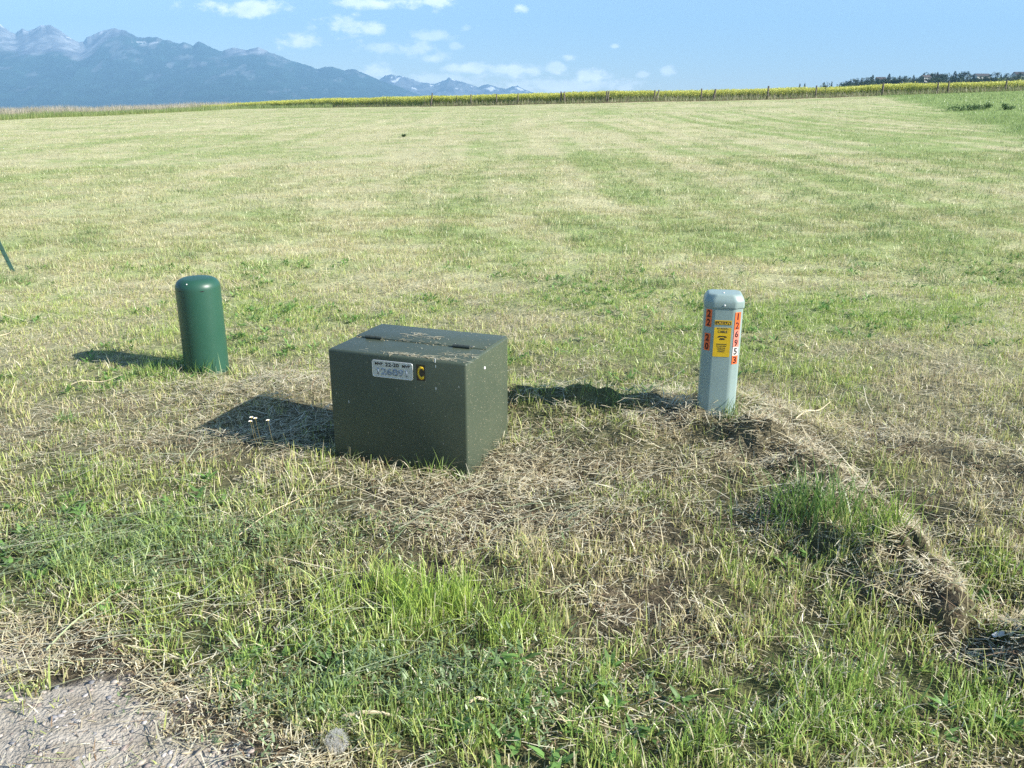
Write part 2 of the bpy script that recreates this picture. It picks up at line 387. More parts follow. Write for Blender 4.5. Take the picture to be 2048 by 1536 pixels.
def mixcol(g, n, j=.18):                      # blade colours from the green fraction
    r = U(n); gg = np.clip(g + (r - .5) * .9, 0, 1)[:, None]
    c = lerp(DRY, YGR, sst(.15, .5, gg)); c = lerp(c, GRN, sst(.5, .95, gg))
    k = U(n) < .10; c[k] = PALE
    k = (U(n) < .06) & (g < .6); c[k] = BRN
    return c * (1 + (U(n, -1, 1) * j))[:, None]

def meadow_near():
    B = Blades()
    # stubble and leaves
    for (y0, y1, dens, mg) in ((1.1, 3.0, 11500, .55), (3.0, 7.5, 6200, .9)):
        x, y = scatter(y0, y1, dens, mg); g = green(x, y); rd = road_w(x, y)
        r1, r2, dl, _ = ridge_w(x, y); bare = np.clip(.9 * r1 + .6 * r2 + .7 * dl, 0, 1)
        straw = np.zeros_like(x)
        for q in G_STRAW: straw += q(x, y)
        clump = fbm(x / .09, y / .09, 81, 2)
        keep = U(len(x)) < (.35 + .65 * g) * (1 - .97 * rd) * (1 - .75 * bare) * (1 - .35 * np.clip(straw, 0, 1)) * np.clip((clump - .33) * 4.2, .08, 1)
        x, y, g, straw = x[keep], y[keep], g[keep], straw[keep]
        br = np.clip(G_BRIGHT(x, y) + .6 * G_BRIGHT2(x, y), 0, 1); bl = np.clip(G_BLUE1(x, y) + .8 * G_BLUE2(x, y) + G_YARROW(x, y), 0, 1)
        n = len(x); P = np.column_stack([x, y, zt(x, y) - .004])
        patch = fbm(x / .5, y / .5, 83, 2); dead = np.exp(-((road_e(x, y) + .07) / .14) ** 2)
        hgt = (.84 - .30 * sst(3.2, 6, y)) * (.035 + .05 * U(n) ** 1.5 + .05 * np.clip(patch - .45, 0, 1) * 2) * (1 - .35 * np.clip(straw, 0, 1)) * (1 - .45 * dead) * (1 + 1.1 * br * U(n, .5, 1.1))
        c = mixcol(g, n); c = lerp(c, LUSH * (1 + U(n, -.25, .2))[:, None], (br * (U(n) < .85))[:, None]); c = lerp(c, BGR * (1 + U(n, -.3, .25))[:, None], (bl * .65 * (U(n) < .8))[:, None])
        st = U(n) < .45                                 # cut stalks stand straight and blunt
        i = np.where(st)[0]; k = len(i)
        B.add(P[i], hgt[i] * U(k, .6, 1.15), U(k, .0026, .0048), np.abs(RNG.normal(0, .16, k)), U(k, 0, 6.283), U(k, 0, 6.283), RNG.normal(0, .15, k),
              lerp(c[i], C(.5, .44, .2), .45), c[i], 1, .8)
        i = np.where(~st)[0]; k = len(i)
        B.add(P[i], hgt[i] * U(k, .8, 1.9), U(k, .0026, .0054), np.abs(RNG.normal(.3, .35, k)), U(k, 0, 6.283), U(k, 0, 6.283), U(k, .1, 1.5),
              lerp(c[i], C(.42, .4, .16), .3), c[i], 3)
    o = link('grass', B.mesh('grass', M_BLADE)); tag(o, 'short green and yellow mown grass around the utility boxes', 'grass', kind='stuff')
    # litter: loose cut straw lying flat, a thick mat where the mower left it
    B = Blades()
    for (y0, y1, dens, mg) in ((1.1, 3.2, 9500, .55), (3.2, 5, 8500, .9), (5, 8.5, 7000, 1.0)):
        x, y = scatter(y0, y1, dens, mg); g = green(x, y); rd = road_w(x, y)
        straw = np.zeros_like(x)
        for q in G_STRAW: straw += q(x, y)
        r1, r2, dl, _ = ridge_w(x, y)
        cl = fbm(x / .16, y / .16, 87, 3)
        keep = U(len(x)) < np.clip(.30 + .8 * np.exp(-((road_e(x, y) + .06) / .16) ** 2) + .80 * straw + .9 * r1 + .6 * r2 - .24 * g, .13, 1) * np.clip((cl - .36) * 4.0, .05, 1) * (1 - .72 * rd)
        x, y, g = x[keep], y[keep], g[keep]; n = len(x)
        L = .018 + .10 * U(n) ** 2.6; big = U(n) < .006; L[big] = U(big.sum(), .15, .42)
        phi = U(n, 0, 6.283); fl = U(n) < .3; phi[fl] = RNG.normal(.35, .45, fl.sum()) + math.pi * (U(fl.sum()) < .5)
        P = np.column_stack([x, y, zt(x, y) + U(n, .002, .032) * (1 + 1.2 * np.clip(straw[keep], 0, 1))])
        c = np.where((U(n) < .5)[:, None], PALE, DRY) * (1 + U(n, -.32, .15))[:, None]
        k = U(n) < .22 * (.4 + g); c[k] = C(.36, .39, .2) * (1 + U(k.sum(), -.25, .2))[:, None]
        k = U(n) < .10; c[k] = BRN * (1 + U(k.sum(), -.4, .6))[:, None]
        B.add(P, L, U(n, .0014, .0042) * (1 + .2 * big), np.pi / 2 + RNG.normal(-.06, .17, n), phi, phi + np.pi / 2 + RNG.normal(0, .3, n), RNG.normal(.05, .18, n), c, c, 2, .7, RNG.normal(0, .35, n))
    x, y = scatter(1.3, 4.2, 420, .6); w8 = np.clip(G_BLUE1(x, y) + .9 * G_BLUE2(x, y) + .5 * G_LUSH[0](x, y) + .4 * G_LUSH[2](x, y) + .5 * G_LUSH[3](x, y) + .6 * G_STRAW[5](x, y) + .7 * gz(1130, 1060, .3, .12)(x, y), 0, 1)   # long fresh cut stems
    k = U(len(x)) < w8 * np.clip((fbm(x / .22, y / .22, 171, 2) - .36) * 5, .05, 1); x, y = x[k], y[k]; n = len(x); phi = RNG.normal(.5, .35, n) + .5 * (vn(x * 3, y * 3, 173) - .5)
    c = lerp(C(.34, .42, .22), C(.62, .60, .40), (U(n)[:, None]) ** 1.5) * (1 + U(n, -.2, .2))[:, None]
    B.add(np.column_stack([x, y, zt(x, y) + U(n, .02, .065)]), U(n, .08, .30), U(n, .0018, .0042), np.pi / 2 + RNG.normal(-.05, .10, n), phi, phi + np.pi / 2, RNG.normal(.12, .15, n), c, c, 4, .3, RNG.normal(0, .4, n))
    for (y0, y1, dens, mg) in ((1.1, 2.4, 15000, .5), (2.4, 4.2, 9500, .7), (4.2, 7.5, 4200, .9)):     # fine chaff
        x, y = scatter(y0, y1, dens, mg); rd = road_w(x, y); g = green(x, y); cl = fbm(x / .10, y / .10, 187, 3)
        k = U(len(x)) < np.clip((cl - .38) * 3.5, .03, .9) * (1 - .6 * rd) * (1 - .55 * g); x, y, g = x[k], y[k], g[k]; n = len(x); phi = U(n, 0, 6.283)
        c = PALE * np.ones((n, 1)); q = U(n)[:, None]; c = np.where(q < .62, DRY * .9, c); c = np.where(q < .36, BRN * 1.1, c); c = np.where(q < .16, C(.09, .075, .06), c); c = np.where((q > .9) & (g[:, None] > .3), YGR, c)
        B.add(np.column_stack([x, y, zt(x, y) + U(n, .001, .018)]), U(n, .006, .03), U(n, .0016, .0045), np.pi / 2 + RNG.normal(-.1, .35, n), phi, phi + np.pi / 2 + RNG.normal(0, .4, n), np.zeros(n), c * (1 + U(n, -.25, .2))[:, None], c, 1, .7)
    o = link('straw_litter', B.mesh('straw_litter', M_STRAW)); tag(o, 'loose dry cut straw lying over the mown grass', 'straw', kind='stuff')
meadow_near()

def meadow_far():
    B = Blades()
    for (y0, y1, dens, mg, w0, w1, h0, h1, K) in ((7.5, 13, 3600, 1.5, .004, .009, .03, .085, 2), (13, 24, 950, 2, .006, .014, .03, .09, 2), (24, 48, 190, 3, .012, .03, .04, .10, 1), (48, 125, 34, 5, .03, .07, .04, .10, 1)):
        x, y = scatter(y0, y1, dens, mg); u = x / y
        k = y < fence_y(u) * 1.0; x, y = x[k], y[k]
        g = green(x, y); stp = strip_w(x, y)
        cl = fbm(x / .22, y / .22, 81, 2) if y0 < 20 else fbm(x / .8, y / .8, 81, 3)
        keep = U(len(x)) < np.clip((cl - .27) * 2.8, .1, 1) * (.5 + .5 * g); x, y, g, stp = x[keep], y[keep], g[keep], stp[keep]
        n = len(x); P = np.column_stack([x, y, zt(x, y) - .005])
        c = mixcol(g, n, .22); d = np.hypot(x, y)
        c = lerp(c, lerp(FARDRY, FARGRN, g[:, None]) * (1 + U(n, -.2, .25))[:, None], sst(3, 16, d)[:, None] * .75)
        c = lerp(c, C(.22, .33, .10) * (1 + U(n, -.3, .3))[:, None], (stp * .85)[:, None])
        dk = sst(.63, .73, fbm(x / .5, y / .45, 131, 3)) * sst(.3, .6, g) * (1 - sst(30, 60, d)) * (U(n) < .7)
        c = lerp(c, C(.12, .23, .07) * (1 + U(n, -.3, .4))[:, None], dk[:, None] * .8)
        h = U(n, h0, h1) * (1 + .9 * stp) * (1 + .6 * dk)
        lie = (U(n) < .48) & (stp < .5)
        tilt = np.where(lie, U(n, 1.2, 1.6), np.abs(RNG.normal(.2, .35, n)))
        c[lie] = lerp(c[lie], DRY * (1 + U(lie.sum(), -.2, .3))[:, None], .6)
        P[lie, 2] += .02
        B.add(P, h * np.where(lie, 1.5, 1.0), U(n, w0, w1), tilt, U(n, 0, 6.283), U(n, 0, 6.283), U(n, 0, .9), lerp(c, DRY * .9, .2), c, K)
    o = link('meadow_grass', B.mesh('meadow_grass', M_BLADE)); tag(o, 'pale mown hay stubble of the field beyond the boxes', 'grass', kind='stuff')
meadow_far()

def weeds():
    # ferny grey green foliage in the foreground and small broad leaved weeds all over
    B = Blades()
    x, y = scatter(1.2, 3.2, 900, .5); k = U(len(x)) < np.clip(G_YARROW(x, y) * 1.3 + .75 * G_BLUE1(x, y) + .25 * G_BLUE2(x, y), 0, 1) * .9
    x, y = x[k], y[k]; n = len(x)
    for i in range(9):
        f = (i + 1) / 9; az = U(n, 0, 6.283)
        P = np.column_stack([x + RNG.normal(0, .012, n), y + RNG.normal(0, .012, n), zt(x, y) + f * .07 * U(n, .6, 1.2)])
        c = C(.27, .37, .17) * (1 + U(n, -.35, .3))[:, None]
        B.add(P, U(n, .012, .034), U(n, .004, .008), U(n, .5, 1.6), az, az + np.pi / 2, U(n, 0, .6), c * .9, c, 2)
    x, y = scatter(1.3, 9, 120, .9); g = green(x, y); k = (U(len(x)) < sst(.45, .8, g) * .55) & (fbm(x / .35, y / .35, 97, 2) > .5) & (road_w(x, y) < .3); x, y = x[k], y[k]; n = len(x)
    for i in range(7):
        az = U(n, 0, 6.283); P = np.column_stack([x + .01 * np.cos(az), y + .01 * np.sin(az), zt(x, y) + U(n, .005, .03)])
        c = C(.16, .29, .075) * (1 + U(n, -.35, .45))[:, None]
        B.add(P, U(n, .025, .06), U(n, .010, .019), U(n, .6, 1.35), az, az + np.pi / 2, U(n, .1, .7), c, c, 3)
    o = link('broadleaf_weeds', B.mesh('broadleaf_weeds', M_BLADE)); tag(o, 'low leafy weeds growing among the mown grass', 'weeds', kind='stuff')
weeds()

def tufts():
    T = [('dark green tuft of long grass under the clod ridge', 1630, 1035, 230, .24, C(.14, .26, .06), .21), ('yellow green tuft of long grass right of the dark tuft', 1755, 1068, 110, .20, C(.30, .42, .09), .11),
         ('green grass tuft at the foot of the dark green tube', 405, 752, 60, .13, C(.16, .30, .07), .10), ('small grass tuft at the right foot of the grey marker post', 1452, 820, 34, .14, C(.2, .3, .08), .05),
         ('thin grass tuft against the front of the olive cabinet', 872, 953, 34, .12, C(.22, .33, .08), .09), ('green tuft left of the dark green tube in its shadow', 300, 748, 70, .09, C(.2, .34, .08), .14),
         ('leafy green clump standing alone left of the cabinet shadow', 132, 845, 50, .08, C(.17, .32, .08), .06), ('thin grass tuft at the near right corner of the olive cabinet', 925, 962, 24, .09, C(.26, .36, .1), .05)]
    for lab, px, py, n, h, c, sp in T:
        X, Y = hit(px, py); B = Blades(); z0 = Z(X, Y)
        x = RNG.normal(0, sp * .55, n); y = RNG.normal(0, sp * .35, n); k = ~inside_things(X + x, Y + y)
        while k.sum() < n * .4: y = y - .03; k = ~inside_things(X + x, Y + y)
        x, y = x[k], y[k]; n = len(x)
        P = np.column_stack([x, y, zt(X + x, Y + y) - z0 - .005]); az = U(n, 0, 6.283)
        cc = c * (1 + U(n, -.35, .35))[:, None]
        B.add(P, h * U(n, .55, 1.25), U(n, .003, .0062), np.abs(RNG.normal(.15, .18, n)), az, U(n, 0, 6.283), U(n, .1, 1.0), lerp(cc, C(.35, .36, .14), .25), cc, 4)
        o = link('grass_tuft', B.mesh('grass_tuft', M_BLADE), None, (X, Y, z0)); tag(o, lab, 'grass tuft', 'long grass tufts left by the mower')
tufts()

# ------------------------------------------------------------------ gravel at the lower left
def gravel():
    xs = np.arange(-2.6, -.2, .022); ys = np.arange(.35, 2.3, .022); Xg, Yg = np.meshgrid(xs, ys); x, y = Xg.ravel(), Yg.ravel()
    m = (road_w(x, y) > .45).reshape(Xg.shape)
    z = zt(x, y) + .004 + .007 * fbm(x * 30, y * 30, 101, 2) * road_w(x, y)
    nx = len(xs); q = m[:-1, :-1] & m[1:, :-1] & m[:-1, 1:] & m[1:, 1:]
    j, i = np.where(q); a = j * nx + i; F = np.column_stack([a, a + 1, a + nx + 1, a + nx])
    mt = principled('road dust', (.44, .40, .34), .95, .1, 0, (11, .9, (.25, .215, .165)), (90, 1.0))
    o = link('gravel_road', new_mesh('gravel_road', np.column_stack([x, y, z]), F, None, mt, True)); tag(o, 'pale dusty gravel road edge in the lower left corner', kind='structure')
    # stones
    bm = bmesh.new(); bmesh.ops.create_icosphere(bm, subdivisions=1, radius=1); sv = np.array([v.co[:] for v in bm.verts]); sf = np.array([[v.index for v in f.verts] for f in bm.faces]); bm.free()
    n = 16000; x = U(n, -2.5, -.15); y = U(n, .6, 2.3); k = U(n) < road_w(x, y) * .95 + .012; x, y = x[k], y[k]; n = len(x)
    s = .0018 + .011 * U(n) ** 5; az = U(n, 0, 6.28); ca, sa = np.cos(az), np.sin(az)
    v = sv[None] * (1 + RNG.uniform(-.4, .3, (n, len(sv), 1))) * (s[:, None] * np.column_stack([U(n, .8, 1.5), U(n, .7, 1.1), U(n, .3, .6)]))[:, None, :]
    vx = v[..., 0] * ca[:, None] - v[..., 1] * sa[:, None]; vy = v[..., 0] * sa[:, None] + v[..., 1] * ca[:, None]
    V = np.stack([vx + x[:, None], vy + y[:, None], v[..., 2] + (zt(x, y) + .007 + s * .0)[:, None]], -1).reshape(-1, 3)
    F = (sf[None] + (np.arange(n) * len(sv))[:, None, None]).reshape(-1, 3)
    pal = np.array([(.40, .37, .33), (.32, .29, .26), (.44, .41, .39), (.30, .25, .22), (.36, .32, .28), (.22, .22, .23)])
    c = np.repeat(pal[RNG.integers(0, 6, n)] * (1 + U(n, -.2, .2))[:, None], len(sv), 0)
    m = leafmat('stones', 0, .02); o = link('gravel', new_mesh('gravel', V, F, c, m)); tag(o, 'small grey and reddish road stones', 'gravel', kind='stuff')
gravel()

# ------------------------------------------------------------------ lettering helper
def letters(txt, name, mat, parent, org, X, Y, w, h, lift=.0008, thick=.0006, bold=.0, cut=None):
    cu = bpy.data.curves.new('lettering', 'FONT'); cu.body = txt; cu.size = 1; cu.extrude = 0; cu.offset = bold; cu.resolution_u = 3
    t = bpy.data.objects.new('t', cu); COL.objects.link(t)
    me = bpy.data.meshes.new_from_object(t.evaluated_get(bpy.context.evaluated_depsgraph_get()))
    bpy.data.objects.remove(t); bpy.data.curves.remove(cu)
    bm = bmesh.new(); bm.from_mesh(me); bpy.data.meshes.remove(me)
    if cut: bmesh.ops.bisect_plane(bm, geom=bm.verts[:] + bm.edges[:] + bm.faces[:], plane_co=(0, cut[0], 0), plane_no=(0, cut[1], 0), clear_outer=True)
    xs = [v.co.x for v in bm.verts]; ys = [v.co.y for v in bm.verts]; x0, x1, y0, y1 = min(xs), max(xs), min(ys), max(ys)
    r = bmesh.ops.extrude_face_region(bm, geom=bm.faces[:])
    for v in [g for g in r['geom'] if isinstance(g, bmesh.types.BMVert)]: v.co.z += 1
    X, Y = Vector(X).normalized(), Vector(Y).normalized(); Nn = X.cross(Y); org = Vector(org)
    for v in bm.verts:
        a = (v.co.x - (x0 + x1) / 2) / (x1 - x0) * w; b = (v.co.y - (y0 + y1) / 2) / (y1 - y0) * h
        v.co = org + X * a + Y * b + Nn * (lift + thick * min(v.co.z, 1))
    bmesh.ops.recalc_face_normals(bm, faces=bm.faces)
    return bm_obj(name, bm, mat, parent, False)
def plate(name, mat, parent, org, X, Y, w, h, t, r=.0, lift=0, seg=4):
    """rounded rectangular sheet standing t proud of the surface"""
    bm = bmesh.new(); pts = []
    if r <= 0: pts = [(-w / 2, -h / 2), (w / 2, -h / 2), (w / 2, h / 2), (-w / 2, h / 2)]
    else:
        for cx, cy, a0 in ((w / 2 - r, h / 2 - r, 0), (-w / 2 + r, h / 2 - r, 90), (-w / 2 + r, -h / 2 + r, 180), (w / 2 - r, -h / 2 + r, 270)):
            for i in range(seg + 1):
                a = math.radians(a0 + 90 * i / seg); pts.append((cx + r * math.cos(a), cy + r * math.sin(a)))
    X, Y = Vector(X).normalized(), Vector(Y).normalized(); Nn = X.cross(Y); org = Vector(org)
    lo = [bm.verts.new(org + X * a + Y * b + Nn * (lift - .001)) for a, b in pts]; hi = [bm.verts.new(org + X * a + Y * b + Nn * (lift + t)) for a, b in pts]
    bm.faces.new(hi); bm.faces.new(lo[::-1]); k = len(pts)
    for i in range(k): bm.faces.new((lo[i], lo[(i + 1) % k], hi[(i + 1) % k], hi[i]))
    return bm_obj(name, bm, mat, parent, False)
def box_bm(bm, x0, x1, y0, y1, z0, z1):
    vs = [bm.verts.new(p) for p in ((x0, y0, z0), (x1, y0, z0), (x1, y1, z0), (x0, y1, z0), (x0, y0, z1), (x1, y0, z1), (x1, y1, z1), (x0, y1, z1))]
    for f in ((0, 3, 2, 1), (4, 5, 6, 7), (0, 1, 5, 4), (1, 2, 6, 5), (2, 3, 7, 6), (3, 0, 4, 7)): bm.faces.new([vs[i] for i in f])
    return vs

# ------------------------------------------------------------------ olive utility cabinet
def speckled(name, col, rough):
    m = principled(name, col, rough, .45, 0, (4, .9, tuple(c * f for c, f in zip(col, (1.28, 1.22, 1.2)))), (9, .05)); nt = m.node_tree; N = nt.nodes; L = nt.links; b = N['Principled BSDF']
    tc = N.new('ShaderNodeTexCoord'); src = b.inputs['Base Color'].links[0].from_socket
    for sc, rad, pick, c2 in ((75, .15, .86, (.32, .28, .2)), (160, .20, .90, (.24, .21, .15)), (34, .05, .80, (.5, .46, .38))):
        v = N.new('ShaderNodeTexVoronoi'); v.inputs['Scale'].default_value = sc; L.new(tc.outputs['Object'], v.inputs['Vector'])
        lt = N.new('ShaderNodeMath'); lt.operation = 'LESS_THAN'; L.new(v.outputs['Distance'], lt.inputs[0]); lt.inputs[1].default_value = rad
        sp = N.new('ShaderNodeSeparateColor'); L.new(v.outputs['Color'], sp.inputs[0])
        gt = N.new('ShaderNodeMath'); gt.operation = 'GREATER_THAN'; L.new(sp.outputs[0], gt.inputs[0]); gt.inputs[1].default_value = pick
        mu = N.new('ShaderNodeMath'); mu.operation = 'MULTIPLY'; L.new(lt.outputs[0], mu.inputs[0]); L.new(gt.outputs[0], mu.inputs[1])
        mx = N.new('ShaderNodeMix'); mx.data_type = 'RGBA'; L.new(mu.outputs[0], mx.inputs['Factor']); L.new(src, mx.inputs['A']); mx.inputs['B'].default_value = (*c2, 1); src = mx.outputs['Result']
    L.new(src, b.inputs['Base Color']); return m
M_OLIVE = speckled('olive enamel', (.056, .074, .050), .44)
M_DARKOL = principled('dark olive enamel', (.05, .062, .05), .45, .5, 0, (30, .5, (.08, .085, .07)))
M_ALU = principled('worn aluminium', (.56, .60, .64), .38, .5, .55, (60, .6, (.42, .46, .5)), (80, .15))
M_ALUR = principled('bright aluminium rim', (.78, .80, .82), .35, .5, .5)
M_BLACK = principled('black paint', (.018, .018, .02), .5, .3, 0, (80, .4, (.06, .06, .06)))
M_WORN = principled('worn blue grey paint', (.20, .25, .31), .5, .4, .2, (90, .8, (.42, .47, .52)))
M_YEL = principled('yellow vinyl', (.82, .53, .02), .45, .4, 0, (30, .5, (.6, .36, .03)))
M_STKBK = principled('black vinyl', (.045, .035, .025), .5, .4, 0, (40, .4, (.08, .06, .03)))
M_WHITE = principled('white plastic', (.78, .78, .75), .5, .4, 0, (50, .3, (.6, .6, .56)))

def cabinet():
    t = thing('utility_cabinet', 'olive green metal utility cabinet with number plate and yellow letter C', 'utility box', (BX, BY, 0), math.pi - BYAW)
    # local: rotated so that +x runs left along the front and +y towards the viewer; use a mirrored helper instead
    t.rotation_euler = (0, 0, -BYAW)                      # local +x = right, +y = away; front face y = 0, x from -BW to 0
    def bev(bm, o, seg=3):
        bmesh.ops.bevel(bm, geom=[e for e in bm.edges], offset=o, segments=seg, affect='EDGES', profile=.5)
    bm = bmesh.new(); box_bm(bm, -BW, 0, 0, BD, -.08, BH); bev(bm, .011); bm_obj('body', bm, M_OLIVE, t)
    ys = BD * .475
    bm = bmesh.new(); box_bm(bm, -BW + .006, -.006, ys, BD - .007, BH - .006, BH + .004); bev(bm, .0018, 2); bm_obj('rear_top_panel', bm, M_OLIVE, t)
    for f0, f1 in ((.083, .215), (.763, .89)):
        x0, x1 = -BW + .012 + f0 * (BW - .02), -BW + .012 + f1 * (BW - .02)
        bm = bmesh.new(); r = .0085
        bmesh.ops.create_cone(bm, cap_ends=True, segments=14, radius1=r, radius2=r, depth=x1 - x0, matrix=Matrix.Translation(((x0 + x1) / 2, ys - .009, BH + .0075)) @ Matrix.Rotation(math.pi / 2, 4, 'Y'))
        for k in (1, 2):
            xx = lerp(x0, x1, k / 3); bmesh.ops.create_cone(bm, cap_ends=True, segments=14, radius1=r + .0008, radius2=r + .0008, depth=.004, matrix=Matrix.Translation((xx, ys - .009, BH + .0075)) @ Matrix.Rotation(math.pi / 2, 4, 'Y'))
        box_bm(bm, x0 - .004, x1 + .004, ys - .004, ys + .022, BH + .0035, BH + .0065)
        bm_obj('hinge', bm, M_DARKOL, t)
    # number plate on the front (front face points to local -y)
    c, s = math.cos(BYAW), math.sin(BYAW)
    def fr(px, py):                                        # point on the cabinet's front face -> local x, z
        a, dy, dz = ray(px, py); nx, ny = -s, -c
        tt = (BX * nx + BY * ny) / (a * nx + dy * ny); wx, wy, wz = a * tt - BX, dy * tt - BY, EYE + dz * tt
        return wx * c - wy * s, wz
    P = {k: fr(640 + v[0] / 4.3875, 630 + v[1] / 4.3875) for k, v in dict(tl=(458, 392), tr=(808, 428), bl=(468, 532), br=(820, 574), s0=(843, 432), s1=(925, 582), c0=(848, 440), c1=(915, 574)).items()}
    w = (P['tr'][0] - P['tl'][0] + P['br'][0] - P['bl'][0]) / 2; h = (P['tl'][1] - P['bl'][1] + P['tr'][1] - P['br'][1]) / 2
    cx = sum(P[k][0] for k in ('tl', 'tr', 'bl', 'br')) / 4; cz = sum(P[k][1] for k in ('tl', 'tr', 'bl', 'br')) / 4
    ang = math.atan2(P['tr'][1] - P['tl'][1], P['tr'][0] - P['tl'][0])
    X = Vector((math.cos(ang), 0, math.sin(ang))); Y = Vector((-math.sin(ang), 0, math.cos(ang))); O = Vector((cx, 0, cz))
    pl = plate('number_plate', M_ALU, t, O, X, Y, w, h, .002, .009)
    # raised rim
    bm = bmesh.new(); R = .0022
    pts = []
    for qx, qy, a0 in ((w / 2 - .009, h / 2 - .009, 0), (-w / 2 + .009, h / 2 - .009, 90), (-w / 2 + .009, -h / 2 + .009, 180), (w / 2 - .009, -h / 2 + .009, 270)):
        for i in range(5):
            a = math.radians(a0 + 22.5 * i); pts.append((qx + .009 * math.cos(a), qy + .009 * math.sin(a), math.cos(a), math.sin(a)))
    rings = []
    for (a, b, ca, sa) in pts:
        rings.append([bm.verts.new(O + X * (a + ca * R * math.cos(q)) + Y * (b + sa * R * math.cos(q)) + Vector((0, -1, 0)) * (.002 + R * .8 * math.sin(q))) for q in [j * math.pi / 3 for j in range(6)]])
    for i in range(len(rings)):
        A, Bq = rings[i], rings[(i + 1) % len(rings)]
        for j in range(6): bm.faces.new((A[j], A[(j + 1) % 6], Bq[(j + 1) % 6], Bq[j]))
    bmesh.ops.recalc_face_normals(bm, faces=bm.faces); bm_obj('plate_rim', bm, M_ALUR, pl)
    def row(txt, fx, fw, fy, fh, mat): letters(txt, 'lettering', mat, pl, O + X * (fx * w) + Y * (fy * h), X, Y, fw * w, fh * h, .002, .0009, .028)
    row('MVP', -.335, .19, .31, .17, M_BLACK); row('22-20', -.005, .34, .30, .23, M_BLACK); row('MVP', .345, .19, .29, .17, M_BLACK)
    row('126891', -.01, .76, -.15, .43, M_WORN)
    # letter sticker
    sw, sh = P['s1'][0] - P['s0'][0], P['s0'][1] - P['s1'][1]; so = Vector(((P['s0'][0] + P['s1'][0]) / 2, 0, (P['s0'][1] + P['s1'][1]) / 2))
    st = plate('letter_sticker', M_STKBK, t, so, (1, 0, 0), (0, 0, 1), sw, sh, .0008)
    letters('C', 'letter', M_YEL, st, so, (1, 0, 0), (0, 0, 1), sw * .74, sh * .86, .0008, .0005, .035)
    # pale bolt in the right hand side, paint chips at the top edge of the front
    bm = bmesh.new(); bmesh.ops.create_uvsphere(bm, u_segments=12, v_segments=8, radius=.0075, matrix=Matrix.Translation((.001, BD * .40, BH - .075)) @ Matrix.Diagonal((.6, 1, 1, 1))); bm_obj('bolt', bm, M_WHITE, t)
    for (a, b, hw, hh) in ((870, 722, 1.2, 5), (871.5, 733, .8, 3), (872, 777, 1, 3), (918, 774, .8, 2), (698, 803, .6, 4)):
        bm = bmesh.new(); x, z = fr(a, b); k = 1 / 430.; n = 7
        vs = [bm.verts.new((x + hw * k * math.cos(q * 6.283 / n) * random.uniform(.7, 1.2), -.0009, z + hh * k * math.sin(q * 6.283 / n) * random.uniform(.7, 1.2))) for q in range(n)]
        bm.faces.new(vs)
        lo = [bm.verts.new((v.co.x, .001, v.co.z)) for v in vs]
        for i in range(n): bm.faces.new((vs[i], lo[i], lo[(i + 1) % n], vs[(i + 1) % n]))
        bm_obj('paint_chip', bm, M_WHITE, t, False)
    # dry clippings lying on the lid
    B = Blades(); n = 0
    def clip(cx, cy, sx, sy, n, L0=.012, L1=.05):
        x = np.clip(RNG.normal(cx, sx, n), .02, BW - .02); y = np.clip(RNG.normal(cy, sy, n), .012, BD - .03)
        wx = BX - x * c + y * s; wy = BY + x * s + y * c; top = np.where(y > ys, BH + .0045, BH + .0008)
        phi = RNG.normal(-.2, .7, n); col = np.where((U(n) < .4)[:, None], PALE, DRY) * (1 + U(n, -.4, .15))[:, None]
        B.add(np.column_stack([wx, wy, top + U(n, .0005, .006)]), U(n, L0, L1), U(n, .0014, .0032), np.full(n, np.pi / 2) + RNG.normal(0, .05, n), phi, phi + np.pi / 2, RNG.normal(.02, .05, n), col, col, 2, .6)
    clip(.33, .03, .09, .010, 60); clip(.46, .335, .03, .012, 16); clip(.33, .335, .025, .012, 26); clip(.42, .375, .02, .01, 10); clip(.38, .235, .16, .012, 45, .006, .03)
    clip(.08, .12, .05, .02, 30); clip(.3, .2, .3, .2, 70, .004, .014); clip(.15, .03, .08, .01, 50)
    o = link('grass_clippings', B.mesh('grass_clippings', M_STRAW)); tag(o, 'dry grass clippings scattered on the cabinet lid', 'clippings', kind='stuff')
cabinet()

